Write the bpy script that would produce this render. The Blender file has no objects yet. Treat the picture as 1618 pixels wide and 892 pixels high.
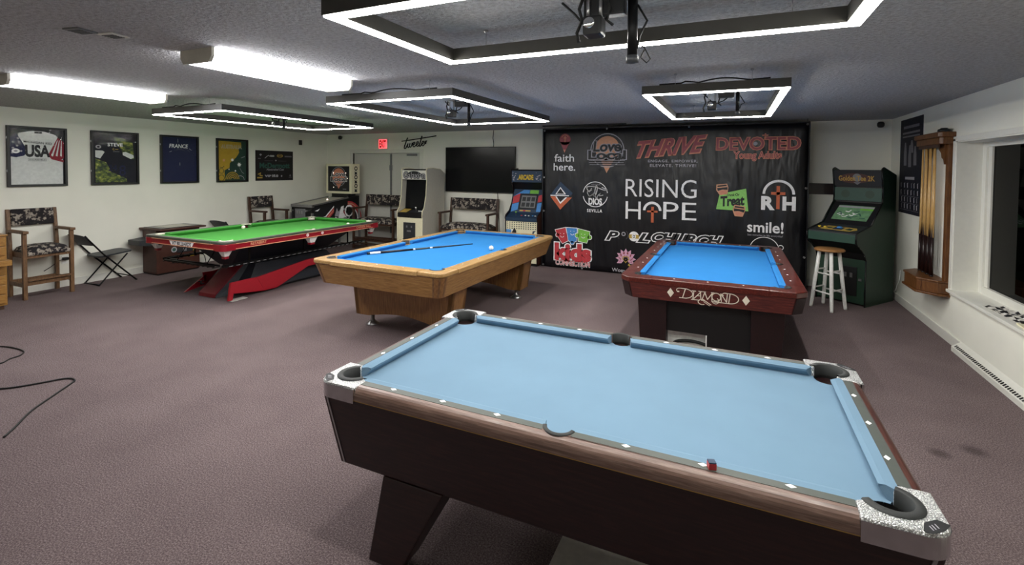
import bpy, bmesh, math, random
from mathutils import Vector, Matrix
PI = math.pi
R = math.radians
random.seed(7)
sc = bpy.context.scene
COL = sc.collection

# ------------------------------------------------------------------ camera
F_PX, PITCH, ROLL, YAW, CZ = 770.0, .0297, .0087, .4305, 1.75
CX, CY, IW, IH = 805.4, 288.6, 1618.0, 892.0
def make_camera():
    fw = Vector((0, math.cos(PITCH), -math.sin(PITCH)))
    up = Vector((0, math.sin(PITCH), math.cos(PITCH)))
    rt = Vector((1, 0, 0))
    r = rt * math.cos(ROLL) + up * math.sin(ROLL)
    u = up * math.cos(ROLL) - rt * math.sin(ROLL)
    rz = Matrix.Rotation(YAW, 3, 'Z')
    r, u, f = rz @ r, rz @ u, rz @ fw
    cam = bpy.data.cameras.new('camera')
    o = bpy.data.objects.new('camera', cam)
    COL.objects.link(o)
    m = Matrix.Identity(4)
    for i in range(3):
        m[i][0], m[i][1], m[i][2] = r[i], u[i], -f[i]
    m[2][3] = CZ
    o.matrix_world = m
    cam.sensor_fit = 'HORIZONTAL'
    cam.sensor_width = 36
    cam.lens = F_PX / IW * 36
    cam.shift_x = (IW / 2 - CX) / IW
    cam.shift_y = (CY - IH / 2) / IW
    cam.clip_start = .05
    sc.camera = o
make_camera()

# ------------------------------------------------------------------ light and exposure
LED_POWER = 66.0         # emission of the LED strips on the square frames
TUBE_POWER = 22.0         # emission of the two wrap-around ceiling fittings
w = bpy.data.worlds.new('night')
sc.world = w
w.use_nodes = True
w.node_tree.nodes['Background'].inputs[0].default_value = (.02, .025, .04, 1)
w.node_tree.nodes['Background'].inputs[1].default_value = .15
vs = sc.view_settings
vs.view_transform = 'Standard'
vs.look = 'None'
vs.gamma = 1
vs.use_curve_mapping = False
vs.exposure = 0.0

# ------------------------------------------------------------------ materials
def lin(h):
    h = h.lstrip('#')
    o = []
    for i in (0, 2, 4):
        c = int(h[i:i + 2], 16) / 255
        o.append(c / 12.92 if c <= .04045 else ((c + .055) / 1.055) ** 2.4)
    return (*o, 1)
MATS = {}
class NT:
    def __init__(s, name):
        s.m = bpy.data.materials.new(name)
        s.m.use_nodes = True
        s.t = s.m.node_tree
        s.b = s.t.nodes['Principled BSDF']
    def n(s, typ, **kw):
        x = s.t.nodes.new(typ)
        for k, v in kw.items():
            if k in x.inputs: x.inputs[k].default_value = v
            else: setattr(x, k, v)
        return x
    def l(s, a, b): s.t.links.new(a, b)
    def coord(s, scale=(1, 1, 1), rot=(0, 0, 0)):
        tc = s.n('ShaderNodeTexCoord')
        mp = s.n('ShaderNodeMapping')
        mp.inputs['Scale'].default_value = scale
        mp.inputs['Rotation'].default_value = rot
        s.l(tc.outputs['Object'], mp.inputs['Vector'])
        return mp.outputs['Vector']
    def ramp(s, fac, stops, interp='LINEAR'):
        r = s.n('ShaderNodeValToRGB')
        r.color_ramp.interpolation = interp
        el = r.color_ramp.elements
        while len(el) < len(stops): el.new(.5)
        for e, (p, c) in zip(el, stops):
            e.position = p
            e.color = lin(c) if isinstance(c, str) else c
        s.l(fac, r.inputs['Fac'])
        return r.outputs['Color']
    def noise(s, vec, scale, detail=3, rough=.5):
        x = s.n('ShaderNodeTexNoise')
        x.inputs['Scale'].default_value = scale
        x.inputs['Detail'].default_value = detail
        x.inputs['Roughness'].default_value = rough
        s.l(vec, x.inputs['Vector'])
        return x.outputs['Fac']
    def bump(s, h, strength, dist=.01):
        b = s.n('ShaderNodeBump')
        b.inputs['Strength'].default_value = strength
        b.inputs['Distance'].default_value = dist
        s.l(h, b.inputs['Height'])
        s.l(b.outputs['Normal'], s.b.inputs['Normal'])
def P(name, col, rough=.5, metal=0, spec=.5, vary=.08, vscale=30, bump=0, bscale=200, coat=0, bdist=.004):
    if name in MATS: return MATS[name]
    s = NT(name)
    c = lin(col)
    v = s.coord()
    nf = s.noise(v, vscale)
    a = tuple(min(1, x * (1 - vary)) for x in c[:3]) + (1,)
    b = tuple(min(1, x * (1 + vary)) for x in c[:3]) + (1,)
    s.l(s.ramp(nf, [(.3, a), (.7, b)]), s.b.inputs['Base Color'])
    s.b.inputs['Roughness'].default_value = rough
    s.b.inputs['Metallic'].default_value = metal
    s.b.inputs['Specular IOR Level'].default_value = spec
    if coat:
        s.b.inputs['Coat Weight'].default_value = coat
        s.b.inputs['Coat Roughness'].default_value = .08
    if bump: s.bump(s.noise(v, bscale, 4), bump, bdist)
    MATS[name] = s.m
    return s.m
def WOOD(name, stops, scale, rough=.4, coat=0, spec=.5, nscale=6):
    s = NT(name)
    v = s.coord(scale)
    nz = s.n('ShaderNodeTexNoise')
    nz.inputs['Scale'].default_value = nscale
    nz.inputs['Detail'].default_value = 7
    nz.inputs['Roughness'].default_value = .62
    nz.inputs['Distortion'].default_value = .5
    s.l(v, nz.inputs['Vector'])
    s.l(s.ramp(nz.outputs['Fac'], stops), s.b.inputs['Base Color'])
    s.b.inputs['Roughness'].default_value = rough
    s.b.inputs['Specular IOR Level'].default_value = spec
    s.b.inputs['Coat Weight'].default_value = coat
    s.b.inputs['Coat Roughness'].default_value = .12
    s.bump(nz.outputs['Fac'], .06, .003)
    MATS[name] = s.m
    return s.m
def EMIT(name, col, strength):
    s = NT(name)
    s.b.inputs['Base Color'].default_value = lin('#ffffff')
    s.b.inputs['Emission Color'].default_value = lin(col)
    s.b.inputs['Emission Strength'].default_value = strength
    s.b.inputs['Roughness'].default_value = .4
    MATS[name] = s.m
    return s.m
def GLASS(name, tint='#ffffff', ior=1.45, rough=.03, wave=0):
    s = NT(name)
    t = s.t
    t.nodes.remove(s.b)
    tr = s.n('ShaderNodeBsdfTransparent')
    tr.inputs[0].default_value = lin(tint)
    gl = s.n('ShaderNodeBsdfGlossy')
    gl.inputs['Roughness'].default_value = rough
    if wave:
        b = s.n('ShaderNodeBump')
        b.inputs['Strength'].default_value = wave
        b.inputs['Distance'].default_value = .01
        s.l(s.noise(s.coord((1, 1, 2.2)), 6, 2), b.inputs['Height'])
        s.l(b.outputs['Normal'], gl.inputs['Normal'])
    fr = s.n('ShaderNodeFresnel')
    fr.inputs['IOR'].default_value = ior
    mx = s.n('ShaderNodeMixShader')
    s.l(fr.outputs[0], mx.inputs[0])
    s.l(tr.outputs[0], mx.inputs[1])
    s.l(gl.outputs[0], mx.inputs[2])
    s.l(mx.outputs[0], t.nodes['Material Output'].inputs['Surface'])
    MATS[name] = s.m
    return s.m
def carpet_mat():
    s = NT('carpet')
    v = s.coord()
    n1 = s.noise(v, 130, 4, .7)
    n2 = s.noise(v, 2.2, 3)
    c1 = s.ramp(n1, [(.28, '#3f3536'), (.5, '#736566'), (.72, '#a79a99')])
    c2 = s.ramp(n2, [(.3, (.88, .86, .87, 1)), (.7, (1.06, 1.05, 1.05, 1))])
    mx = s.n('ShaderNodeMix', data_type='RGBA', blend_type='MULTIPLY')
    mx.inputs[0].default_value = 1
    s.l(c1, mx.inputs[6]); s.l(c2, mx.inputs[7])
    last = mx.outputs[2]
    for (x, y, r) in ((1.2, 3.835, .075), (1.41, 3.965, .085)):      # two worn stains
        tc = s.n('ShaderNodeTexCoord')
        vm = s.n('ShaderNodeVectorMath', operation='DISTANCE')
        vm.inputs[1].default_value = (x, y, 0)
        s.l(tc.outputs['Object'], vm.inputs[0])
        mr = s.n('ShaderNodeMapRange')
        mr.inputs['From Min'].default_value = r * .35
        mr.inputs['From Max'].default_value = r
        mr.inputs['To Min'].default_value = .55
        mr.inputs['To Max'].default_value = 1
        s.l(vm.outputs['Value'], mr.inputs['Value'])
        m2 = s.n('ShaderNodeMix', data_type='RGBA', blend_type='MULTIPLY')
        m2.inputs[0].default_value = 1
        s.l(last, m2.inputs[6]); s.l(mr.outputs[0], m2.inputs[7])
        last = m2.outputs[2]
    s.l(last, s.b.inputs['Base Color'])
    s.b.inputs['Roughness'].default_value = .95
    s.b.inputs['Specular IOR Level'].default_value = .1
    s.bump(n1, .6, .008)
    MATS['carpet'] = s.m
def ceiling_mat():
    s = NT('popcorn')
    v = s.coord()
    n1 = s.noise(v, 42, 3, .6)
    s.l(s.ramp(n1, [(.35, '#bab9ba'), (.65, '#d6d6d7')]), s.b.inputs['Base Color'])
    s.b.inputs['Roughness'].default_value = .95
    s.b.inputs['Specular IOR Level'].default_value = .1
    s.bump(n1, 1.0, .05)
    MATS['popcorn'] = s.m
def floral_mat():
    s = NT('floral')
    v = s.coord((1, 1, 1))
    vo = s.n('ShaderNodeTexVoronoi', feature='SMOOTH_F1')
    vo.inputs['Scale'].default_value = 19
    nz = s.n('ShaderNodeTexNoise')
    nz.inputs['Scale'].default_value = 22
    nz.inputs['Detail'].default_value = 3
    s.l(v, nz.inputs['Vector'])
    mx = s.n('ShaderNodeMix', data_type='RGBA', blend_type='MIX')
    mx.inputs[0].default_value = .12
    s.l(v, mx.inputs[6]); s.l(nz.outputs['Color'], mx.inputs[7])
    s.l(mx.outputs[2], vo.inputs['Vector'])
    n2 = s.noise(v, 45, 2)
    ad = s.n('ShaderNodeMath', operation='MULTIPLY_ADD')
    ad.inputs[1].default_value = .55
    s.l(n2, ad.inputs[0]); s.l(vo.outputs['Distance'], ad.inputs[2])
    s.l(s.ramp(ad.outputs[0], [(.0, '#b5ab9d'), (.56, '#9a9186'), (.63, '#7d746c'), (.69, '#2c2628'), (.85, '#1e1a1e')]), s.b.inputs['Base Color'])
    s.b.inputs['Roughness'].default_value = .9
    s.bump(n2, .2, .003)
    MATS['floral'] = s.m
def camo_mat():
    s = NT('leafy')
    v = s.coord((1, 1, 1.6), (0, .5, 0))
    n1 = s.noise(v, 16, 4, .6)
    s.l(s.ramp(n1, [(.3, '#10150c'), (.45, '#2c4219'), (.58, '#6d7a26'), (.7, '#c3bf62')]), s.b.inputs['Base Color'])
    MATS['leafy'] = s.m
def perf_metal():
    s = NT('chrome_leaf')
    v = s.coord()
    vo = s.n('ShaderNodeTexVoronoi', feature='DISTANCE_TO_EDGE')
    vo.inputs['Scale'].default_value = 150
    s.l(v, vo.inputs['Vector'])
    s.l(s.ramp(vo.outputs['Distance'], [(.02, '#8a8a8c'), (.16, '#f2f2f2')]), s.b.inputs['Base Color'])
    s.b.inputs['Metallic'].default_value = .75
    s.b.inputs['Roughness'].default_value = .38
    s.bump(vo.outputs['Distance'], .9, .006)
    MATS['chrome_leaf'] = s.m
def vinyl_mat():
    s = NT('vinyl')
    v = s.coord((1.0, 1, .28), (0, .12, 0))
    n1 = s.noise(v, 3.2, 3, .55)
    s.b.inputs['Base Color'].default_value = lin('#101015')
    s.b.inputs['Roughness'].default_value = .36
    s.b.inputs['Specular IOR Level'].default_value = .45
    s.bump(n1, .8, .06)
    MATS['vinyl'] = s.m
carpet_mat(); ceiling_mat(); floral_mat(); camo_mat(); perf_metal(); vinyl_mat()
P('wall_paint', '#efeee3', .8, vary=.02, vscale=3, bump=.05, bscale=120)
P('white_trim', '#e6e5dd', .45, vary=.02)
P('door_white', '#d3d2ca', .5, vary=.02)
P('black_metal', '#141416', .4, .6, vary=.1)
P('channel', '#3d3b36', .5, 0, vary=.06)
P('black_plastic', '#0e0e10', .45)
P('black_rubber', '#0a0a0b', .6)
P('dark_grey', '#2d2f33', .5)
P('collar', '#2b2d2d', .65)
P('mid_grey', '#77787a', .5)
P('steel', '#a9a9ab', .3, .9)
P('chrome', '#d7d7d9', .14, 1.0)
P('white_plastic', '#efefec', .35)
P('sight_white', '#ffffff', .3, vary=0)
P('letter_cream', '#fff2e0', .4)
P('ivory', '#efe9d8', .25)
P('cloth_pale', '#728ea4', .95, spec=.1, vary=.03, vscale=4, bump=.15, bscale=600)
P('cloth_blue', '#3079ba', .95, spec=.1, vary=.03, vscale=4, bump=.15, bscale=600)
P('cloth_green', '#4f9a49', .95, spec=.1, vary=.03, vscale=4, bump=.15, bscale=600)
P('cloth_green_dark', '#1d6a2c', .95, spec=.1, vary=.05)
P('rail_grey', '#4a4f4a', .5, vary=.05)
P('rail_lacquer', '#4b4f47', .3, vary=.05, coat=.3)
P('red_lacquer', '#8c1424', .28, vary=.05, coat=.3)
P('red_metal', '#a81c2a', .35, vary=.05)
P('maroon_metal', '#6a1420', .35, vary=.05)
P('hull_dark', '#22242c', .45, vary=.08)
P('hull_grey', '#3a3f44', .5, vary=.08)
P('screen', '#090a0f', .2, spec=.25, vary=.02)
P('green_laminate', '#1f3a2b', .45, vary=.06)
P('green_panel', '#24463a', .42, vary=.05)
P('cream', '#e9e3c4', .5, vary=.03)
P('grey_laminate', '#cbc8bb', .55, vary=.04)
P('paper', '#d9d6cf', .7)
P('ink', '#15161a', .6)
P('yellow', '#d7b62e', .5)
P('gold', '#b08a3c', .5)
P('pr_white', '#f6f5f8', .55)
P('pr_grey', '#a9a6ae', .55)
P('pr_dim', '#6c6a72', .55)
P('pr_black', '#131317', .5)
P('pr_red', '#c03a42', .55)
P('pr_orange', '#c8643f', .55)
P('pr_salmon', '#d58a70', .55)
P('pr_rose', '#9a4a52', .55)
P('pr_pink', '#d9a6c0', .55)
P('pr_blue', '#4a8fd6', .55)
P('pr_navy', '#243b56', .55)
P('pr_green', '#7cc04a', .55)
P('pr_fairway', '#6f9a72', .5, vary=.25, vscale=14)
P('pr_lime', '#8fd06a', .55)
P('pr_tan', '#d49a78', .55)
P('pr_gold', '#c2a44e', .55)
P('pr_teal', '#2e5a50', .55)
P('jersey_white', '#d6d8d6', .8, bump=.25, bscale=7, bdist=.02)
P('jersey_navy', '#161c44', .75, bump=.2, bscale=7, bdist=.02)
P('jersey_dark', '#131422', .75, bump=.2, bscale=7, bdist=.02)
P('jersey_gold', '#b8962c', .75, bump=.2, bscale=7, bdist=.02)
P('jersey_green', '#1d3d34', .75, bump=.2, bscale=7, bdist=.02)
P('flag_red', '#8a1f30', .75)
P('brown_laminate', '#4a2a22', .5, vary=.12, vscale=12)
P('board', '#b9b7b1', .7)
P('sign_red', '#3a0206', .5)
WOOD('oak_x', [(.25, '#6e4b23'), (.5, '#99703b'), (.75, '#b48d54')], (1.2, 14, 14), .36, .15)
WOOD('oak_h', [(.25, '#6e4b23'), (.5, '#99703b'), (.75, '#b48d54')], (1.2, 1.2, 16), .36, .15)
WOOD('mahogany_h', [(.25, '#371311'), (.5, '#57211c'), (.75, '#7c372d')], (1.6, 1.6, 18), .28, .3)
WOOD('oak_z', [(.25, '#634221'), (.5, '#865e34'), (.75, '#9f7744')], (14, 14, 1.2), .4, .1)
WOOD('oak_pale', [(.25, '#916e3f'), (.5, '#b08b58'), (.75, '#c4a372')], (1.2, 14, 14), .32, .2)
WOOD('mahogany_x', [(.25, '#34110f'), (.5, '#531f1a'), (.75, '#75342a')], (1.2, 14, 14), .28, .25)
WOOD('mahogany_dark', [(.25, '#0f0505'), (.5, '#1d080a'), (.75, '#280e0f')], (1.5, 12, 12), .35, .1)
WOOD('rosewood', [(.25, '#150807'), (.5, '#251112'), (.75, '#391d19')], (1.2, 1.2, 16), .42, .06)
WOOD('rosewood_rail_sheen', [(.25, '#4a352d'), (.5, '#73584d'), (.75, '#927a6e')], (1.4, 20, 20), .45, .1, .8)  # long rails: LED sheen put into the wood colour, paler and greyer
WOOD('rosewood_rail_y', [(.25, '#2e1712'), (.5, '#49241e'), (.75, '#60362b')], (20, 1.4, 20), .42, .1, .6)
WOOD('chair_wood', [(.25, '#4a3220'), (.5, '#6f5034'), (.75, '#8c6a48')], (10, 10, 2), .5)
WOOD('chair_wood_dark', [(.25, '#291912'), (.5, '#422b20'), (.75, '#593f2e')], (10, 10, 2), .5)
WOOD('rack_wood', [(.25, '#41230d'), (.5, '#643c1a'), (.75, '#7a532c')], (10, 10, 1.5), .42)
WOOD('stool_wood', [(.25, '#7a4f2a'), (.5, '#a0703f'), (.75, '#bd8d58')], (2, 14, 8), .4)
WOOD('cue_maple', [(.25, '#b98a4a'), (.5, '#d2a868'), (.75, '#e2c088')], (12, 12, 1.5), .3, .3)
WOOD('dresser_wood', [(.25, '#795024'), (.5, '#9b7036'), (.75, '#b1894c')], (6, 2, 14), .4)
GLASS('pane', '#ffffff', 1.17, .02, .3)
GLASS('window_pane', '#2a2c30', 1.16, .02)
EMIT('led_white', '#fffdf6', LED_POWER)
EMIT('tube_white', '#fdfdff', TUBE_POWER)
EMIT('exit_red', '#ff2a3a', 2.2)
EMIT('lamp_warm', '#ffe9d6', 3.0)
EMIT('screen_glow', '#9fc79a', .0)
def M(n): return MATS[n]

# ------------------------------------------------------------------ mesh helpers
class MB:
    def __init__(s): s.bm = bmesh.new()
    def _set(s, fs, m, smooth=False):
        for f in fs:
            f.material_index = m
            f.smooth = smooth
    def box(s, x0, x1, y0, y1, z0, z1, m=0, bev=0, rot=None, seg=2):
        bm2 = bmesh.new()
        bmesh.ops.create_cube(bm2, size=1)
        for v in bm2.verts:
            v.co = Vector(((x0 + x1) / 2 + v.co.x * (x1 - x0), (y0 + y1) / 2 + v.co.y * (y1 - y0), (z0 + z1) / 2 + v.co.z * (z1 - z0)))
        if bev: bmesh.ops.bevel(bm2, geom=list(bm2.edges), offset=bev, segments=seg, profile=.6, affect='EDGES')
        if rot is not None:
            bmesh.ops.transform(bm2, matrix=rot, verts=bm2.verts)
        s._merge(bm2, m)
        return s
    def _merge(s, bm2, m, smooth=None):
        vm = {}
        for v in bm2.verts: vm[v] = s.bm.verts.new(v.co)
        for f in bm2.faces:
            try: g = s.bm.faces.new([vm[v] for v in f.verts])
            except ValueError: continue
            g.material_index = m
            g.smooth = f.smooth if smooth is None else smooth
        bm2.free()
    def hexa(s, bot, top, m=0, bev=0):
        """8 corners: bot 4 points, top 4 points, same winding."""
        bm2 = bmesh.new()
        a = [bm2.verts.new(p) for p in bot]
        b = [bm2.verts.new(p) for p in top]
        n = len(a)
        bm2.faces.new(a[::-1]); bm2.faces.new(b)
        for i in range(n): bm2.faces.new([a[i], a[(i + 1) % n], b[(i + 1) % n], b[i]])
        bmesh.ops.recalc_face_normals(bm2, faces=bm2.faces)
        if bev: bmesh.ops.bevel(bm2, geom=list(bm2.edges), offset=bev, segments=2, profile=.6, affect='EDGES')
        s._merge(bm2, m)
        return s
    def frustum(s, r0, z0, r1, z1, m=0, bev=0):
        q = lambda r, z: [(r[0], r[2], z), (r[1], r[2], z), (r[1], r[3], z), (r[0], r[3], z)]
        return s.hexa(q(r0, z0), q(r1, z1), m, bev)
    def prism(s, pts, a0, a1, axis='z', m=0, bev=0):
        """2D polygon extruded along an axis: z -> (x,y), x -> (y,z), y -> (x,z)."""
        def mk(p, a):
            if axis == 'z': return (p[0], p[1], a)
            if axis == 'x': return (a, p[0], p[1])
            return (p[0], a, p[1])
        return s.hexa([mk(p, a0) for p in pts], [mk(p, a1) for p in pts], m, bev)
    def tube(s, path, r, n=8, m=0, cap=True):
        path = [Vector(p) for p in path]
        rr = r if isinstance(r, (list, tuple)) else [r] * len(path)
        rings = []
        prev = None
        for i, p in enumerate(path):
            d = (path[min(i + 1, len(path) - 1)] - path[max(i - 1, 0)]).normalized()
            if prev is None:
                a = Vector((0, 0, 1)) if abs(d.z) < .9 else Vector((1, 0, 0))
                x = d.cross(a).normalized()
            else:
                x = (prev - d * prev.dot(d)).normalized()
            prev = x
            y = d.cross(x)
            rings.append([s.bm.verts.new(p + (x * math.cos(2 * PI * k / n) + y * math.sin(2 * PI * k / n)) * rr[i]) for k in range(n)])
        fs = []
        for a, b in zip(rings, rings[1:]):
            for k in range(n): fs.append(s.bm.faces.new([a[k], a[(k + 1) % n], b[(k + 1) % n], b[k]]))
        s._set(fs, m, True)
        if cap:
            s._set([s.bm.faces.new(rings[0][::-1]), s.bm.faces.new(rings[-1])], m)
        return s
    def lathe(s, prof, c=(0, 0, 0), n=24, m=0, smooth=True, a0=0, a1=2 * PI):
        full = abs(a1 - a0 - 2 * PI) < 1e-6
        k = n if full else n + 1
        rings = []
        for r, z in prof:
            if r < 1e-6: rings.append([s.bm.verts.new((c[0], c[1], c[2] + z))])
            else: rings.append([s.bm.verts.new((c[0] + r * math.cos(a0 + (a1 - a0) * i / n), c[1] + r * math.sin(a0 + (a1 - a0) * i / n), c[2] + z)) for i in range(k)])
        fs = []
        for a, b in zip(rings, rings[1:]):
            for i in range(n):
                j = (i + 1) % k
                q = [a[0] if len(a) == 1 else a[i], a[0] if len(a) == 1 else a[j], b[0] if len(b) == 1 else b[j], b[0] if len(b) == 1 else b[i]]
                q2 = []
                for v in q:
                    if v not in q2: q2.append(v)
                if len(q2) >= 3: fs.append(s.bm.faces.new(q2))
        s._set(fs, m, smooth)
        return s
    def build(s, name, mats, parent=None, loc=(0, 0, 0), rz=0, bevel=0, recalc=True):
        me = bpy.data.meshes.new(name)
        if recalc: bmesh.ops.recalc_face_normals(s.bm, faces=s.bm.faces)
        s.bm.to_mesh(me)
        s.bm.free()
        for x in (mats if isinstance(mats, (list, tuple)) else [mats]):
            me.materials.append(M(x) if isinstance(x, str) else x)
        o = bpy.data.objects.new(name, me)
        COL.objects.link(o)
        o.location = loc
        o.rotation_euler = (0, 0, rz)
        if parent: o.parent = parent
        if bevel:
            md = o.modifiers.new('bevel', 'BEVEL')
            md.width = bevel; md.segments = 2; md.limit_method = 'ANGLE'; md.angle_limit = R(40)
        return o

def thing(name, label, cat, loc=(0, 0, 0), rz=0, group=None):
    o = bpy.data.objects.new(name, None)
    o.empty_display_size = .1
    COL.objects.link(o)
    o.location = loc
    o.rotation_euler = (0, 0, rz)
    tag(o, label, cat, group)
    return o
def tag(o, label, cat, group=None):
    o['label'] = label
    o['category'] = cat
    if group: o['group'] = group
    return o
def struct(o):
    o['kind'] = 'structure'
    return o
def copy_tree(o, loc, rz, label, parent=None):
    kids = [c for c in bpy.data.objects if c.parent == o]
    n = o.copy()
    COL.objects.link(n)
    if parent is None:
        n.location = loc
        n.rotation_euler = (0, 0, rz)
        n['label'] = label
    else: n.parent = parent
    for c in kids: copy_tree(c, None, None, None, n)
    return n

# text meshes (built-in font), cached as (verts, faces) in a unit box
_txt = {}
def text_geo(body, bold=0, shear=0, space=1.0):
    key = (body, bold, shear, space)
    if key in _txt: return _txt[key]
    cu = bpy.data.curves.new('t', 'FONT')
    cu.body = body; cu.offset = bold; cu.shear = shear; cu.space_character = space
    cu.resolution_u = 3
    o = bpy.data.objects.new('t', cu)
    COL.objects.link(o)
    dg = bpy.context.evaluated_depsgraph_get()
    me = bpy.data.meshes.new_from_object(o.evaluated_get(dg))
    vs_ = [(v.co.x, v.co.y) for v in me.vertices]
    fs = [tuple(p.vertices) for p in me.polygons]
    bpy.data.objects.remove(o); bpy.data.curves.remove(cu); bpy.data.meshes.remove(me)
    _txt[key] = (vs_, fs)
    return _txt[key]

class Decal:
    """flat print in a (u, v) plane facing -y, layers a fraction of a millimetre apart"""
    def __init__(s, eps=.0006, base=.0008, warp=None):
        s.v, s.f, s.mi, s.mats, s.eps, s.base, s.warp = [], [], [], [], eps, base, warp
    def mat(s, m):
        if m not in s.mats: s.mats.append(m)
        return s.mats.index(m)
    def add(s, pts, faces, m, layer):
        k = len(s.v)
        y = -(s.base + layer * s.eps)
        for u, v in pts:
            uu, vv = (u, v) if s.warp is None else s.warp(u, v)
            s.v.append((uu, y, vv))
        mi = s.mat(m)
        for f in faces:
            s.f.append(tuple(k + i for i in f)); s.mi.append(mi)
    def poly(s, pts, m, layer=0): s.add(pts, [tuple(range(len(pts)))], m, layer); return s
    def rect(s, u0, u1, v0, v1, m, layer=0): return s.poly([(u0, v0), (u1, v0), (u1, v1), (u0, v1)], m, layer)
    def disc(s, u, v, r, m, layer=0, n=28, ry=None, a0=0, a1=2 * PI):
        ry = ry or r
        return s.poly([(u + r * math.cos(a0 + (a1 - a0) * i / n), v + ry * math.sin(a0 + (a1 - a0) * i / n)) for i in range(n + (0 if abs(a1 - a0 - 2 * PI) < 1e-6 else 1))], m, layer)
    def ring(s, u, v, r0, r1, m, layer=0, a0=0, a1=2 * PI, n=36, k=1.0):
        pts = []; fs = []
        for i in range(n + 1):
            a = a0 + (a1 - a0) * i / n
            pts += [(u + r0 * math.cos(a), v + k * r0 * math.sin(a)), (u + r1 * math.cos(a), v + k * r1 * math.sin(a))]
            if i: fs.append((2 * i - 2, 2 * i - 1, 2 * i + 1, 2 * i))
        s.add(pts, fs, m, layer); return s
    def stroke(s, pts, wd, m, layer=0):
        for (a, b) in zip(pts, pts[1:]):
            dx, dy = b[0] - a[0], b[1] - a[1]
            l = math.hypot(dx, dy) or 1
            nx, ny = -dy / l * wd / 2, dx / l * wd / 2
            ex, ey = dx / l * wd * .25, dy / l * wd * .25
            s.poly([(a[0] - ex + nx, a[1] - ey + ny), (a[0] - ex - nx, a[1] - ey - ny), (b[0] + ex - nx, b[1] + ey - ny), (b[0] + ex + nx, b[1] + ey + ny)], m, layer)
        return s
    def text(s, body, u0, u1, v0, v1, m, layer=0, bold=0, shear=0, space=1.0, skew=0, grow=0):
        vs_, fs = text_geo(body, bold, shear, space)
        # fit with the un-emboldened box so outlines stay registered
        b_, _ = text_geo(body, 0, shear, space)
        xs = [p[0] for p in b_]; ys = [p[1] for p in b_]
        x0, x1, y0, y1 = min(xs), max(xs), min(ys), max(ys)
        f = lambda p: (u0 + (p[0] - x0) / (x1 - x0) * (u1 - u0), v0 + (p[1] - y0) / (y1 - y0) * (v1 - v0) + skew * (p[0] - x0) / (x1 - x0))
        s.add([f(p) for p in vs_], fs, m, layer); return s
    def build(s, name, parent=None, loc=(0, 0, 0), rz=0, rx=0):
        me = bpy.data.meshes.new(name)
        me.from_pydata(s.v, [], s.f)
        for m in s.mats: me.materials.append(M(m))
        for p, i in zip(me.polygons, s.mi): p.material_index = i
        # faces look towards -y
        bm = bmesh.new(); bm.from_mesh(me)
        for f in bm.faces:
            f.normal_update()
            if f.normal.y > 0: f.normal_flip()
        bm.to_mesh(me); bm.free()
        o = bpy.data.objects.new(name, me)
        COL.objects.link(o)
        o.location = loc
        o.rotation_euler = (rx, 0, rz)
        if parent: o.parent = parent
        return o

# ------------------------------------------------------------------ the room
XL, XR, YB, YF, ZC = -8.70, 2.05, 8.65, -1.6, 2.50
struct(MB().box(XL - .15, XR + .6, YF - .15, YB + .15, -.12, 0).build('floor', 'carpet'))
struct(MB().box(XL - .15, XR + .6, YF - .15, YB + .15, ZC, ZC + .12).build('ceiling', 'popcorn'))
struct(MB().box(XL - .15, XL, YF - .15, YB + .15, 0, ZC).build('wall_left', 'wall_paint'))
DX0, DX1, DH = -7.92, -6.08, 2.06
b = MB()
b.box(XL, DX0, YB, YB + .15, 0, ZC).box(DX1, XR + .3, YB, YB + .15, 0, ZC).box(DX0, DX1, YB, YB + .15, DH, ZC)
struct(b.build('wall_back', 'wall_paint'))
struct(MB().box(XL, XR + .3, YF - .15, YF, 0, ZC).build('wall_front', 'wall_paint'))
WY0, WY1, WZ0, WZ1 = 3.2, 6.36, .555, 2.06
b = MB()
b.box(XR, XR + .3, YF, WY0, 0, ZC).box(XR, XR + .3, WY1, YB, 0, ZC).box(XR, XR + .3, WY0, WY1, 0, WZ0 - .03).box(XR, XR + .3, WY0, WY1, WZ1, ZC)
struct(b.build('wall_right', 'wall_paint'))
struct(MB().box(XL, XL + .016, YF, YB, 0, .105, bev=.004).build('baseboard_left', 'white_trim'))
struct(MB().box(XR - .016, XR, 6.12, YB, 0, .10, bev=.004).build('baseboard_right', 'white_trim'))
b = MB()
b.box(XL + .016, DX0 - .09, YB - .016, YB, 0, .10).box(DX1 + .09, XR - .016, YB - .016, YB, 0, .10)
struct(b.build('baseboard_back', 'white_trim'))
# low perforated heater cover under the window
h = thing('baseboard_heater', 'low white heater cover with a row of slots along the wall under the window', 'heater', (XR, 3.9, 0))
b = MB()
b.prism([(-.075, 0), (-.075, .045), (-.02, .085), (0, .10), (0, 0)], -4.2, 2.22, 'y')
b.build('cover', 'white_trim', h)
b = MB()
for i in range(150):
    y = 2.16 - i * .036
    b.hexa([(-.0665, y, .0525), (-.0665, y + .018, .0525), (-.045, y + .018, .0685), (-.045, y, .0685)],
           [(-.0675, y, .0545), (-.0675, y + .018, .0545), (-.046, y + .018, .0705), (-.046, y, .0705)])
b.build('vent_slots', 'black_plastic', h)
# wall board strip on the back wall beside the banner
tag(MB().box(1.0, 1.95, YB - .022, YB, 1.40, 1.565, bev=.004).build('wall_board', 'mahogany_dark'), 'dark brown wooden board fixed to the back wall behind the green arcade machine', 'board')
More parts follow.
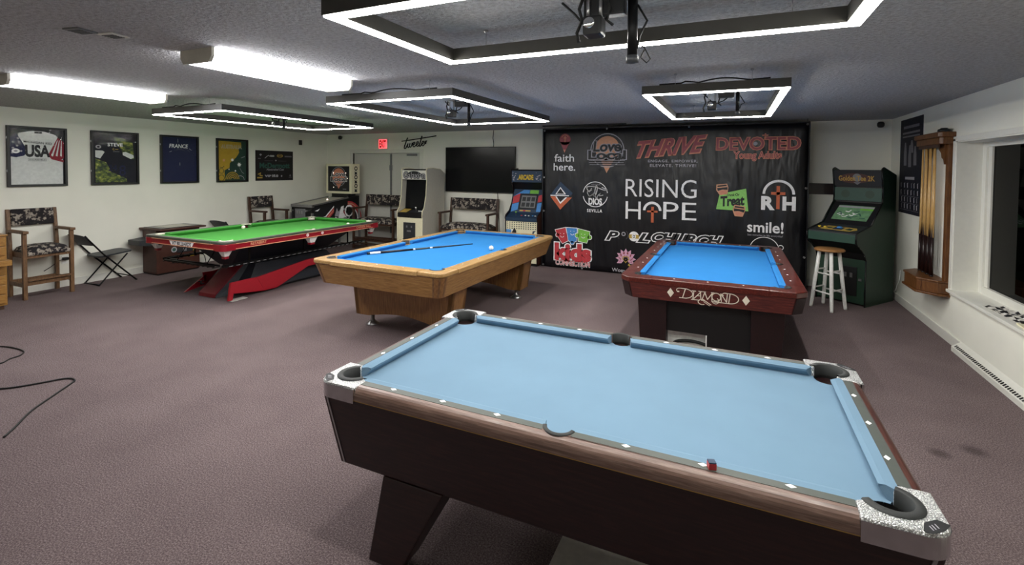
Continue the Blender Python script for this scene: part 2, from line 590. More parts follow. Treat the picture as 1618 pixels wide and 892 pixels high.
# double doors
d = struct(MB().box(DX0 + .005, -6.865, YB + .03, YB + .075, .01, DH - .005, bev=.003).build('door_1', 'door_white'))
d2 = struct(MB().box(-6.855, DX1 - .005, YB + .03, YB + .075, .01, DH - .005, bev=.003).build('door_2', 'door_white'))
b = MB()
b.box(-.02, .02, -.028, 0, .3, 2.04, bev=.004)
b.box(-.03, .03, -.034, 0, 1.68, 1.80, bev=.006).box(-.03, .03, -.036, 0, .98, 1.10, bev=.006)
b.build('vertical_bolt', 'mid_grey', d, loc=(-6.86, YB + .03, 0))
b = MB()
b.box(-.13, .13, -.03, 0, 2.0, 2.04, bev=.004)
b.build('door_closer', 'mid_grey', d2, loc=(-6.3, YB + .03, 0))
b = MB()
b.box(DX0 - .08, DX0, YB - .02, YB + .1, 0, DH + .08, bev=.004).box(DX1, DX1 + .08, YB - .02, YB + .1, 0, DH + .08, bev=.004).box(DX0, DX1, YB - .02, YB + .1, DH, DH + .08, bev=.004)
struct(b.build('trim_1', 'white_trim'))
# window in the right wall
b = MB()
b.box(XR - .02, XR + .01, WY1, WY1 + .06, WZ0 - .03, WZ1 + .03, bev=.004)
b.box(XR - .02, XR + .01, WY0 - .06, WY1 + .06, WZ1 + .0, WZ1 + .05, bev=.004)
b.box(XR - .012, XR + .28, WY1 - .012, WY1, WZ0, WZ1)
b.box(XR - .012, XR + .28, WY0, WY1, WZ1 - .012, WZ1)
struct(b.build('trim_2', 'white_trim'))
b = MB()
b.box(XR - .045, XR + .28, WY0 - .05, WY1 + .045, WZ0 - .03, WZ0, bev=.006)
sill = struct(b.build('trim_3', 'white_trim'))
fx = XR + .19
b = MB()
b.box(fx, fx + .07, WY1 - .085, WY1 - .004, WZ0 - .004, WZ1 - .004, bev=.003).box(fx + .02, fx + .06, WY1 - .15, WY1 - .085, WZ0 + .06, WZ1 - .06, 0)
b.box(fx, fx + .07, WY0, WY0 + .08, WZ0, WZ1 - .012, bev=.006)
b.box(fx + .004, fx + .066, WY0 + .07, WY1 - .08, WZ0 - .003, WZ0 + .075).box(fx + .004, fx + .066, WY0 + .07, WY1 - .08, WZ1 - .06, WZ1 - .006)
wf = struct(b.build('window_1', 'white_trim'))
MB().box(fx + .035, fx + .042, WY0 + .06, WY1 - .14, WZ0 + .06, WZ1 - .05).build('pane', 'window_pane', wf)

# ------------------------------------------------------------------ lights
def led_frame(x0, x1, y0, y1, z, label, wire_pts):
    cx, cy = (x0 + x1) / 2, (y0 + y1) / 2
    t = thing('led_frame_light', label, 'ceiling light', (cx, cy, z), 0, 'rectangular LED lights over the pool tables')
    a, c = (x1 - x0) / 2, (y1 - y0) / 2
    wd, hh = .06, .072
    def loop(wi, z0, z1, inset):
        m = MB()
        o = [(-a + inset, -c + inset), (a - inset, -c + inset), (a - inset, c - inset), (-a + inset, c - inset)]
        i = [(-a + inset + wi, -c + inset + wi), (a - inset - wi, -c + inset + wi), (a - inset - wi, c - inset - wi), (-a + inset + wi, c - inset - wi)]
        for k in range(4):
            j = (k + 1) % 4
            q = [o[k], o[j], i[j], i[k]]
            m.hexa([(p[0], p[1], z0) for p in q], [(p[0], p[1], z1) for p in q])
        return m
    loop(wd, .006, hh, 0).build('channel', 'channel', t)
    loop(wd - .012, 0, .0055, .006).build('diffuser', 'led_white', t)
    top = ZC - z - .001
    for sx in (-1, 1):
        for sy in (-1, 1):
            b = MB()
            b.tube([(sx * (a - .25), sy * (c - .035), hh), (sx * (a - .25), sy * (c - .035), top)], .0025, 6)
            b.lathe([(.0, 0), (.012, 0), (.012, -.012), (0, -.012)], (sx * (a - .25), sy * (c - .035), top), 10)
            b.build('hanging_wire', 'steel', t)
    # dark cord lying on the frame
    b = MB()
    pts = []
    for k in range(25):
        u = k / 24
        pts.append((-a * .75 + u * a * 1.5, -c + .03 + .01 * math.sin(u * 9), hh + .008 + .022 * abs(math.sin(u * 7 + a)) * (1 if 5 < k < 20 else .2)))
    b.tube(pts, .006, 6)
    b.build('power_cord', 'black_rubber', t)
    return t
led_frame(-1.49, .46, 1.45, 2.41, 2.34, 'large LED frame light nearest the camera, above the pale blue pool table', None)
led_frame(-3.54, -2.14, 3.50, 5.86, 2.345, 'LED frame light above the oak pool table with bright blue cloth', None)
led_frame(-.68, .36, 3.99, 6.06, 2.34, 'LED frame light in front of the black banner, above the mahogany table', None)
led_frame(-6.22, -4.98, 3.46, 5.87, 2.34, 'LED frame light above the red and green pool table near the left wall', None)

def wrap_light(x, y, label):
    t = thing('fluorescent_light', label, 'ceiling light', (x, y, ZC), 0, 'wrap-around fluorescent ceiling lights')
    prof = [(-.15, -.001), (-.15, -.05), (-.125, -.085), (.125, -.085), (.15, -.05), (.15, -.001)]
    MB().prism(prof, -.605, .605, 'y', bev=.006).build('diffuser', 'tube_white', t)
    for sy in (-1, 1):
        MB().prism([(p[0] * 1.04, p[1] * 1.05 if p[1] < -.01 else p[1]) for p in prof], sy * .606 if sy > 0 else -.628, sy * .628 if sy > 0 else -.606, 'y').build('end_cap', 'grey_laminate', t)
    b = MB()
    for u in (-.075, .075): b.tube([(u, -.6, -.0875), (u, .6, -.0875)], .0025, 6)
    b.build('diffuser_rib', 'white_plastic', t)
    return t
wrap_light(-5.62, 2.57, 'white fluorescent ceiling light closest to the left wall, above the first framed jerseys')
wrap_light(-3.16, 2.65, 'white fluorescent ceiling light on the ceiling left of the large LED frame')
for (x, y, l) in ((-3.33, 1.49, 'darker square vent plate on the ceiling, the left one of a pair'), (-3.27, 1.62, 'lighter square vent plate on the ceiling, the right one of a pair')):
    t = thing('ceiling_vent', l, 'vent', (x, y, ZC), R(12), 'small ceiling vent plates')
    MB().box(-.055, .055, -.055, .055, -.010, -.001, bev=.004).build('plate', 'white_trim' if 'lighter' in l else 'mid_grey', t)
    b = MB()
    for k in range(5): b.box(-.04, .04, -.036 + k * .016, -.028 + k * .016, -.0125, -.0102)
    b.build('slots', 'dark_grey', t)

# camera sticks and power bricks hanging from the ceiling inside the frames
def ceil_rig(x, y, drop, label, s=1.0, big=False):
    t = thing('ceiling_camera', label, 'camera', (x, y, ZC), 0, 'scoring cameras hanging from the ceiling')
    b = MB()
    b.tube([(0, 0, -.012), (0, 0, -drop)], .017 * s, 10)
    b.lathe([(0, 0), (.04, 0), (.04, -.012), (0, -.012)], (0, 0, -.001), 14)
    b.build('drop_pole', 'black_metal', t)
    b = MB()
    b.lathe([(0, -drop), (.02 * s, -drop), (.022 * s, -drop - .03), (0, -drop - .034)], (0, 0, 0), 12)
    b.build('lens_end', 'dark_grey', t)
    b = MB()
    b.box(-.165 * s, -.03, -.03, .03, -.075 * s, -.018, bev=.006)
    b.build('power_box', 'black_plastic', t)
    b = MB()
    b.tube([(-.06, 0, -.05), (-.12, .01, -.10), (-.2, .0, -.13), (-.26, .02, -.06), (-.32, .02, -.002)], .006, 6)
    b.tube([(.02, 0, -.06), (.06, 0, -.13), (.03, .0, -drop * .7), (.018, 0, -drop * .9)], .005, 6)
    if big:
        b.tube([(.02, 0, -drop + .05), (.05, 0, -drop + .03), (.075, 0, -drop - .02), (.06, 0, -drop - .035), (.035, 0, -drop - .01), (.05, 0, -drop + .02)], .003, 6)
    b.build('cord', 'black_rubber', t)
    return t
def ceil_projector(x, y, label, s=1.0):
    t = thing('ceiling_projector', label, 'projector', (x, y, ZC), 0, 'small projectors hanging inside the light frames')
    b = MB()
    b.lathe([(0, 0), (.045 * s, 0), (.045 * s, -.012), (0, -.012)], (0, 0, -.001), 14)
    for u in (-.03, .03): b.tube([(u * s, 0, -.01), (u * s, 0, -.12 * s)], .009 * s, 8)
    b.build('bracket', 'steel', t)
    b = MB()
    b.box(-.045 * s, .045 * s, -.045, .045, -.205 * s, -.115 * s, bev=.012)
    b.build('housing', 'black_plastic', t)
    b = MB()
    b.lathe([(0, -.03), (.024, -.03), (.024, 0), (.018, .004), (0, .004)], (0, 0, 0), 16)
    o = b.build('lens', 'chrome', t, loc=(-.012 * s, -.048, -.15 * s))
    o.rotation_euler = (R(90), 0, 0)
    b = MB()
    b.tube([(-.05 * s, 0, -.002), (-.075 * s, 0, -.06), (-.06 * s, 0, -.11), (-.085 * s, .0, -.18 * s), (-.075 * s, 0, -.225 * s)], .008 * s, 7)
    b.tube([(.05 * s, 0, -.002), (.075 * s, 0, -.07), (.06 * s, 0, -.12), (.09 * s, 0, -.16 * s)], .007 * s, 7)
    b.build('cord', 'black_rubber', t)
ceil_rig(-.40, 2.10, .27, 'black camera pole hanging lowest, in the large LED frame nearest the camera', 1.25, True)
ceil_projector(-.555, 2.06, 'small black projector with tangled cords hanging in the nearest LED frame', .9)
ceil_rig(-2.66, 4.70, .25, 'thin camera pole hanging inside the LED frame over the oak table')
ceil_projector(-2.88, 4.70, 'small black projector hanging inside the LED frame over the oak table', .9)
ceil_rig(.02, 5.0, .2, 'thin camera pole hanging in the LED frame in front of the banner')
ceil_projector(-.20, 5.0, 'small black projector hanging in the LED frame in front of the banner', .9)
ceil_rig(-5.86, 5.0, .18, 'thin camera pole inside the LED frame nearest the left wall')
ceil_projector(-6.02, 5.0, 'small black projector inside the LED frame nearest the left wall', .8)
# ------------------------------------------------------------------ pool tables (local x runs along the table)
def arc(cx, cy, r, a0, a1, n=14):
    return [(cx + r * math.cos(R(a0 + (a1 - a0) * i / n)), cy + r * math.sin(R(a0 + (a1 - a0) * i / n))) for i in range(n + 1)]
def mir(pts, sx, sy):
    q = [(p[0] * sx, p[1] * sy) for p in pts]
    return q if sx * sy > 0 else q[::-1]
def pool_core(t, L, W, H, c, pr, off, soff, cloth, cup='black_rubber', drop=.042, cush=None, sp=None, hole=.03):
    """cloth bed, six cushions, six pocket cups.  off: corner pocket centre outward, soff: side pocket centre outward"""
    zb = H - drop
    a, b_ = L / 2 + c, W / 2 + c
    # bed outline with pocket notches, first quadrant then mirrored
    def quad():
        pts = []
        pts += [(0, W / 2 + soff - pr)] if False else []
        return pts
    out = []
    cc = (L / 2 + off, W / 2 + off)
    # quadrant (+,+) walked from the +x side to the +y side
    corner = [(a, W / 2 - .10)] + arc(cc[0], cc[1], pr + .004, 285, 165, 12) + [(L / 2 - .10, b_)]
    sp = sp or pr
    side = [(sp + .02, b_)] + arc(0, W / 2 + soff + hole, sp + .004, 335, 205, 12) + [(-sp - .02, b_)]
    q1 = corner
    q2 = mir(corner, -1, 1)
    q3 = mir(corner, -1, -1)
    q4 = mir(corner, 1, -1)
    s1 = side
    s2 = [(-p[0], -p[1]) for p in side]
    out = q1 + s1 + q2 + q3 + s2 + q4
    m = MB()
    m.prism(out, zb - .03, zb)
    m.build('playing_cloth', cloth, t)
    # cushions
    cm = cush or cloth
    def cushion(n0, n1, k0, k1, tr):
        """nose from n0..n1, back from k0..k1 (along), nose line at 0, back line at c"""
        m = MB()
        P_ = lambda u, v, z: tr(u, v, z)
        nose_t, nose_b = H - .006, H - .016
        sec = lambda u, w_: None
        e = []
        for (nu, ku) in ((n0, k0), (n1, k1)):
            mid = nu * .75 + ku * .25
            e.append([P_(ku, c, zb), P_(ku, c, H), P_(mid + (nu - mid) * .2, c * .35, H - .001), P_(nu, 0, nose_t), P_(nu, .002, nose_b), P_(nu + (ku - nu) * .45, c * .45, zb)])
        m.hexa(e[0], e[1])
        return m.build('cushion', cm, t)
    jc = .085
    x0, x1 = sp + .006, L / 2 - jc
    for sy in (1, -1):
        for sx in (1, -1):
            cushion(x0 + .012, x1, x0, L / 2 - .05, lambda u, v, z, sx=sx, sy=sy: (sx * u, sy * (W / 2 + v), z))
    for sx in (1, -1):
        cushion(-W / 2 + jc, W / 2 - jc, -W / 2 + .05, W / 2 - .05, lambda u, v, z, sx=sx: (sx * (L / 2 + v), u, z))
    for sx in (-1, 0, 1):
        for sy in (1, -1):
            px, py = (sx * cc[0], sy * cc[1]) if sx else (0, sy * (W / 2 + soff))
            q = pr if sx else sp
            m = MB()
            m.lathe([(q, zb - .001), (q, H - .10), (q * .8, H - .135), (0, H - .14)], (px, py, 0), 20)
            m.lathe([(q + .004, zb - .001), (q + .004, H - .145), (0, H - .146)], (px, py, 0), 20)
            m.build('pocket', cup, t)
def round_outer(o, ax, out, H, wd):
    me = o.data
    at = me.attributes.new('bevel_weight_edge', 'FLOAT', 'EDGE')
    for e in me.edges:
        a, b_ = me.vertices[e.vertices[0]].co, me.vertices[e.vertices[1]].co
        if min(a.z, b_.z) > H - .001 and min(abs(a[ax]), abs(b_[ax])) > out - .001: at.data[e.index].value = 1
    md = o.modifiers.new('bevel', 'BEVEL')
    md.width = wd; md.segments = 5; md.limit_method = 'WEIGHT'
def rails(t, L, W, H, c, marg, th, mat_x, mat_y, pr, soff, ck, bev=.01, off=None):
    xo, yo = L / 2 + marg, W / 2 + marg
    pr = pr + .003
    for sy in (1, -1):
        pts = [(L / 2 - ck, W / 2 + c), (L / 2 - ck, yo), (-L / 2 + ck, yo), (-L / 2 + ck, W / 2 + c), (-pr, W / 2 + c)]
        if c - soff >= pr: pass
        elif soff > c: pts += arc(0, W / 2 + soff, pr, 180, 0, 14)
        else: pts += arc(0, W / 2 + soff, pr, 180 - math.degrees(math.asin((c - soff) / pr)), math.degrees(math.asin((c - soff) / pr)), 14)
        pts += [(pr, W / 2 + c)]
        m = MB().prism(mir(pts, 1, sy), H - th, H)
        round_outer(m.build('rail', mat_x, t), 1, yo, H, bev)
    for sx in (1, -1):
        m = MB().box(sx * (L / 2 + c) if sx > 0 else -xo, xo if sx > 0 else -(L / 2 + c), -W / 2 + ck, W / 2 - ck, H - th, H)
        round_outer(m.build('rail', mat_y, t), 0, xo, H, bev)
def corner_poly(L, W, c, marg, ck, pr, off, ro):
    xo, yo = L / 2 + marg, W / 2 + marg
    cc = (L / 2 + off, W / 2 + off)
    pts = [(xo, W / 2 - ck)] + arc(xo - ro, yo - ro, ro, 0, 90, 10) + [(L / 2 - ck, yo), (L / 2 - ck, W / 2 + c)]
    pts += arc(cc[0], cc[1], pr, 160, -70, 18) + [(L / 2 + c, W / 2 - ck)]
    return pts
def sights(t, L, W, H, d, mat, size, long_at, short_at, round_=False):
    proto = None
    for k, (u, v, al) in enumerate([(L * i / 8 - L / 2, sy * (W / 2 + d), 1) for i in long_at for sy in (1, -1)] + [(sx * (L / 2 + d), W * j / 4 - W / 2, 0) for j in short_at for sx in (1, -1)]):
        if proto is None:
            m = MB()
            if round_: m.lathe([(0, .0012), (size * .7, .0012), (size * .7, 0)], (0, 0, 0), 10)
            else: m.prism([(size, 0), (0, size * .62), (-size, 0), (0, -size * .62)], 0, .0012)
            proto = m.build('sight', mat, t)
            o = proto
        else:
            o = proto.copy(); COL.objects.link(o)
        o.location = (u, v, H)
        if not al: o.rotation_euler = (0, 0, PI / 2)

TG = 'pool tables in the hall'
# ---- the near maroon table with pale blue cloth
def near_table():
    L, W, H, c, marg, pr, off = 1.98, .99, .795, .048, .122, .057, .008
    t = thing('pool_table', 'big dark maroon pool table with pale blue cloth and chrome corners, nearest the camera', 'pool table', (-.566, 2.229, 0), 0, TG)
    sp, so = .047, .04
    pool_core(t, L, W, H, c, pr, off, so, 'cloth_pale', sp=sp)
    ck = .085
    rails(t, L, W, H, c, marg, .055, 'rosewood_rail_sheen', 'rosewood_rail_y', sp, so, ck, .034)
    # grey sight strip inside each rail
    for sy in (1, -1):
        for (u0, u1) in ((-L / 2 + ck, -sp - .008), (sp + .008, L / 2 - ck)):
            MB().box(u0, u1, sy * (W / 2 + c + .018) - .0175, sy * (W / 2 + c + .018) + .0175, H - .002, H + .0012).build('sight_strip', 'rail_grey', t)
    for sx in (1, -1):
        MB().box(sx * (L / 2 + c + .018) - .0175, sx * (L / 2 + c + .018) + .0175, -W / 2 + ck, W / 2 - ck, H - .002, H + .0012).build('sight_strip', 'rail_grey', t)
    sights(t, L, W, H + .0012, .0605, 'sight_white', .016, (1, 2, 3, 5, 6, 7), (1, 2, 3))
    # pocket collars and metal corners
    cp = corner_poly(L, W, c, marg + .006, ck, pr + .003, off, .075)
    for sx in (1, -1):
        for sy in (1, -1):
            m = MB()
            m.prism(mir(cp, sx, sy), H - .05, H + .003)
            k = m.build('metal_corner', 'chrome_leaf', t, bevel=.006)
            # polished skirt round the outside of the corner
            m = MB()
            xo, yo = L / 2 + marg + .008, W / 2 + marg + .008
            ring = [(xo, W / 2 - ck)] + arc(xo - .077, yo - .077, .077, 0, 90, 12) + [(L / 2 - ck, yo)]
            inn = [(p[0] - .012 if p[0] > L / 2 + .06 else p[0], p[1] - .012 if p[1] > W / 2 + .06 else p[1]) for p in ring]
            inn = [(xo - .014, W / 2 - ck)] + arc(xo - .077, yo - .077, .063, 0, 90, 12) + [(L / 2 - ck, yo - .014)]
            for i in range(len(ring) - 1):
                q = [ring[i], ring[i + 1], inn[i + 1], inn[i]]
                m.hexa([(sx * p[0], sy * p[1], H - .066) for p in q], [(sx * p[0], sy * p[1], H - .006) for p in q])
            m.build('polished_edge', 'chrome', k)
            d = Decal(eps=.0004, base=.0004)
            d.poly([(-.050, .0), (-.012, .02), (.034, .016), (.044, -.012), (.005, -.02), (-.04, -.016)], 'ink', 0)
            for q_ in (-.022, -.012, .0): d.stroke([(q_, -.008), (q_ + .008, .006)], .003, 'pr_grey', 1)
            o = d.build('corner_emblem', k, loc=(sx * (L / 2 + .088), sy * (W / 2 + .088), H + .0032), rz=math.atan2(sy, sx) + PI / 2, rx=-PI / 2)
            m = MB()
            cc = (sx * (L / 2 + off), sy * (W / 2 + off))
            mid = math.degrees(math.atan2(sy, sx))
            m.lathe([(pr, H - .046), (pr, H + .007), (pr + .004, H + .0095), (pr + .022, H + .0085), (pr + .026, H + .004)], (cc[0], cc[1], 0), 22, a0=R(mid - 112), a1=R(mid + 112))
            m.build('pocket_collar', 'collar', t)
    for sy in (1, -1):
        m = MB()
        m.lathe([(sp, H - .046), (sp, H + .004), (sp + .003, H + .006), (sp + .014, H + .005), (sp + .016, H + .001)], (0, sy * (W / 2 + so), 0), 22, a0=R(90 * sy - 80), a1=R(90 * sy + 80))
        m.build('pocket_collar', 'collar', t)
    # cabinet that tapers downwards
    ax, ay = L / 2 + marg - .012, W / 2 + marg - .012
    bx, by = ax - .055, ay - .055
    m = MB().frustum((-ax, ax, -ay, ay), H - .056, (-bx, bx, -by, by), .40, bev=.006)
    m.build('cabinet', 'rosewood', t)
    m = MB()
    for s_ in (1, -1):
        m.box(-ax + .07, ax - .07, s_ * (ay + .004) - .004, s_ * (ay + .004) + .004, H - .0605, H - .0555)
        m.box(s_ * (ax + .004) - .004, s_ * (ax + .004) + .004, -ay + .07, ay - .07, H - .0605, H - .0555)
    m.build('bead_trim', 'gold', t)
    for sx in (1, -1):
        for sy in (1, -1):
            m = MB()
            for (dx, dy) in ((.0, .022), (.022, .0)):
                q = lambda ex, ey, z: [(sx * (ex - dx - .006), sy * (ey - dy - .006), z), (sx * (ex - dx + .0035), sy * (ey - dy - .006), z), (sx * (ex - dx + .0035), sy * (ey - dy + .0035), z), (sx * (ex - dx - .006), sy * (ey - dy + .0035), z)]
                m.hexa(q(bx, by, .405), q(ax, ay, H - .062))
            m.build('corner_moulding', 'steel', t)
            tx, ty = bx - .13, by - .04
            q0 = lambda x0, x1, y0, y1, z: [(sx * x0, sy * y0, z), (sx * x1, sy * y0, z), (sx * x1, sy * y1, z), (sx * x0, sy * y1, z)]
            m = MB().hexa(q0(.69, .855, .44, .585, .03), q0(.495, .80, .33, .555, .402), bev=.006)
            m.build('leg', 'rosewood', t)
            m = MB().lathe([(0, 0), (.045, 0), (.045, .012), (.02, .03), (0, .03)], (sx * .77, sy * .51, 0), 16)
            m.build('foot', 'steel', t)
    return t
near_table()
t = tag(MB().box(-.70, .15, 1.86, 2.55, .001, .02, bev=.003).build('floor_board', 'paper'), 'pale grey board lying on the carpet under the nearest pool table', 'board')
# chalk on the near rail
t = thing('chalk_cube', 'red wrapped chalk cube with blue top on the near rail of the pale blue table', 'chalk', (-.045, 1.667, .7962), R(20))
MB().box(-.012, .012, -.012, .012, 0, .019, bev=.001).build('wrapper', 'pr_red', t)
MB().box(-.0118, .0118, -.0118, .0118, .0192, .024, bev=.002).build('chalk_top', 'pr_navy', t)

# ---- mahogany table with lettering
def mah_table():
    L, W, H, c, marg, pr, off = 2.235, 1.1175, .777, .05, .19, .06, .012
    t = thing('pool_table', 'red mahogany pool table with white lettering on its end and blue cloth', 'pool table', (-.185, 5.77, 0), PI / 2, TG)
    pool_core(t, L, W, H, c, pr, off, .035, 'cloth_blue')
    ck = .09
    rails(t, L, W, H, c, marg, .05, 'mahogany_x', 'mahogany_x', pr, .04, ck, .008)
    cp = corner_poly(L, W, c, marg, ck, pr, off, .002)
    xo, yo = L / 2 + marg, W / 2 + marg
    ch = .085
    cp2 = [(xo, W / 2 - ck), (xo, yo - ch), (xo - ch, yo), (L / 2 - ck, yo), (L / 2 - ck, W / 2 + c)] + arc(L / 2 + off, W / 2 + off, pr + .003, 160, -70, 18) + [(L / 2 + c, W / 2 - ck)]
    for sx in (1, -1):
        for sy in (1, -1):
            MB().prism(mir(cp2, sx, sy), H - .05, H + .0005).build('corner_block', 'mahogany_x', t, bevel=.008)
            m = MB()
            mid = math.degrees(math.atan2(sy, sx))
            m.lathe([(pr, H - .046), (pr, H + .004), (pr + .012, H + .004), (pr + .014, H)], (sx * (L / 2 + off), sy * (W / 2 + off), 0), 18, a0=R(mid - 105), a1=R(mid + 105))
            m.build('pocket_collar', 'black_rubber', t)
    for sy in (1, -1):
        m = MB().lathe([(pr, H - .046), (pr, H + .003), (pr + .012, H + .003), (pr + .014, H)], (0, sy * (W / 2 + .04), 0), 18, a0=R(90 * sy - 80), a1=R(90 * sy + 80))
        m.build('pocket_collar', 'black_rubber', t)
    sights(t, L, W, H, .1035, 'sight_white', .013, (1, 2, 3, 5, 6, 7), (1, 2, 3), True)
    # apron, slightly tapered, with cut corners
    def oct_(x, y, k, z): return [(x, -y + k, z), (x, y - k, z), (x - k, y, z), (-x + k, y, z), (-x, y - k, z), (-x, -y + k, z), (-x + k, -y, z), (x - k, -y, z)]
    m = MB().hexa(oct_(xo - .035, yo - .035, ch, .585), oct_(xo - .008, yo - .008, ch, H - .0505), bev=.004)
    m.build('apron', 'mahogany_h', t)
    for sx in (1, -1):
        for sy in (1, -1):
            k0, k1 = ch * .9, ch * .9
            a_ = lambda x, y, e, z: [(sx * (x - e * .96), sy * (y - .002), z), (sx * (x - .002), sy * (y - e * .96), z), (sx * (x + .0015 - .002), sy * (y + .0065 - e * .96), z), (sx * (x + .0065 - e * .96), sy * (y + .0015 - .002), z)]
            MB().hexa(a_(xo - .034, yo - .034, ch, .588), a_(xo - .0075, yo - .0075, ch, H - .053)).build('corner_panel', 'mahogany_dark', t)
    # lettering on the end facing the camera (local -x face)
    e = MB()
    d = Decal(eps=.0012, base=.001)
    wl = 'letter_cream'
    wd = .0105
    # local (u, v): u to the right as seen, v upwards, zero at logo centre
    def S(pts, w_=wd, lay=0): d.stroke([((p[0] - .015) * .80, p[1] * .80 + .012) for p in pts], w_ * .72, wl, lay)
    def curve(cx, cy, rx, ry, a0, a1, n=16): return [(cx + rx * math.cos(R(a0 + (a1 - a0) * i / n)), cy + ry * math.sin(R(a0 + (a1 - a0) * i / n))) for i in range(n + 1)]
    # D
    S([(-.205, .055), (-.235, -.05)]); S(curve(-.215, .003, .085, .055, 75, -80)); S([(-.268, -.052), (-.195, -.052)])
    S([(-.192, .057), (-.25, .058)] + curve(-.262, .035, .035, .023, 85, 230)); S([(-.288, .018), (-.272, .018)], .018)
    # I
    S([(-.118, .04), (-.128, -.05)]); S([(-.14, .042), (-.098, .042)], .010)
    # A
    S([(-.118, -.045), (-.045, .042)]); S([(-.052, .045), (-.048, -.045)]); S([(-.09, -.008), (-.05, -.008)], .009); S([(-.07, .044), (-.03, .044)], .009)
    # M
    S([(-.035, -.045), (-.008, .042)]); S([(-.01, .042), (.018, -.04)]); S([(.018, -.04), (.068, .042)]); S([(.064, .042), (.062, -.045)]); S([(-.03, .044), (.0, .044)], .009); S([(.055, .044), (.085, .044)], .009)
    # O
    S(curve(.105, -.001, .043, .045, 0, 360, 24), wd, 1); S(curve(.098, -.045, .033, .033, -170, 60), .009, 2)
    # N
    S([(.155, -.048), (.148, .042)]); S([(.15, .042), (.205, -.048)]); S([(.205, -.048), (.212, .05)]); S(curve(.195, .037, .03, .018, 60, 230), .010)
    # final D with long base line
    S([(.238, .05), (.226, -.058)]); S(curve(.235, -.004, .085, .056, 85, -88)); S([(.185, .052), (.243, .052)])
    S([(.235, -.060), (.06, -.058)]); S([(-.145, -.058), (-.06, -.058)])
    # ampersand-like swash
    S(curve(-.035, -.075, .04, .03, 60, 300)); S([(-.045, -.055), (-.01, -.055), (.03, -.083), (.055, -.098)]); S([(-.02, -.068), (.04, -.11)], .007)
    o = d.build('lettering', t, loc=(-(xo - .0175), 0, .660), rz=-PI / 2)
    o.rotation_euler = (R(10.8), 0, -PI / 2)
    for u in (-.30, .30):
        d = Decal(base=.0015)
        d.poly([(u - .029, .008), (u, -.036), (u + .029, .008), (u, .052)], wl)
        o = d.build('diamond_inlay', t, loc=(-(xo - .0175), 0, .660), rz=-PI / 2)
        o.rotation_euler = (R(10.8), 0, -PI / 2)
    # legs and black body between them
    for sx in (1, -1):
        for sy in (1, -1):
            x0, x1, y0, y1 = L / 2 - .24, L / 2 + .085, W / 2 - .215, W / 2 + .04
            q = lambda k, z: [(sx * (x0 + k), sy * y0, z), (sx * (x1 - k * 1.0), sy * y0, z), (sx * (x1 - k), sy * (y1 - k), z), (sx * (x0 + k), sy * (y1 - k), z)]
            MB().hexa(q(.03, .012), q(0, .586), bev=.004).build('leg', 'mahogany_dark', t)
            MB().lathe([(0, 0), (.05, 0), (.05, .012), (0, .012)], (sx * (L / 2 - .07), sy * (W / 2 - .09), 0), 14).build('foot', 'black_metal', t)
    xb = L / 2 + .03
    m = MB()
    ya, yb = -(W / 2 - .215), W / 2 - .215
    # panel at the camera end leaves an opening for the ball return
    oy0, oy1, oz0, oz1 = .31 - .27, .31 + .06, .08, .285        # local y (left is +)
    m.box(-xb, -xb + .03, ya, oy0 - .04, .04, .585).box(-xb, -xb + .03, oy1, yb, .04, .585).box(-xb, -xb + .03, oy0 - .04, oy1, oz1, .585).box(-xb, -xb + .03, oy0 - .04, oy1, .04, oz0)
    m.box(xb - .03, xb, ya, yb, .04, .585)
    for s_ in (1, -1): m.box(-xb + .18, xb - .18, s_ * (W / 2 - .1) - .015, s_ * (W / 2 - .1) + .015, .30, .585)
    m.build('black_panel', 'black_plastic', t)
    m = MB()
    m.box(-xb + .002, -xb + .22, oy0 - .038, oy1 - .002, oz0, oz0 + .01).box(-xb + .10, -xb + .11, oy0 - .038, oy1 - .002, oz0, oz1)
    m.box(-xb + .002, -xb + .22, oy1 - .012, oy1 - .002, oz0, oz1).box(-xb + .002, -xb + .22, oy0 - .038, oy0 - .028, oz0, oz1)
    r = m.build('ball_return', 'white_plastic', t)
    m = MB()
    m.tube([(-xb + .045 + .03 * math.sin(2 * PI * k / 24), (oy0 + oy1) / 2 - .07 + .15 * math.cos(2 * PI * k / 24), oz0 + .075 + .035 * math.sin(2 * PI * k / 24)) for k in range(25)], .014, 8, cap=False)
    m.build('ring', 'black_rubber', r)
    return t
mah_table()

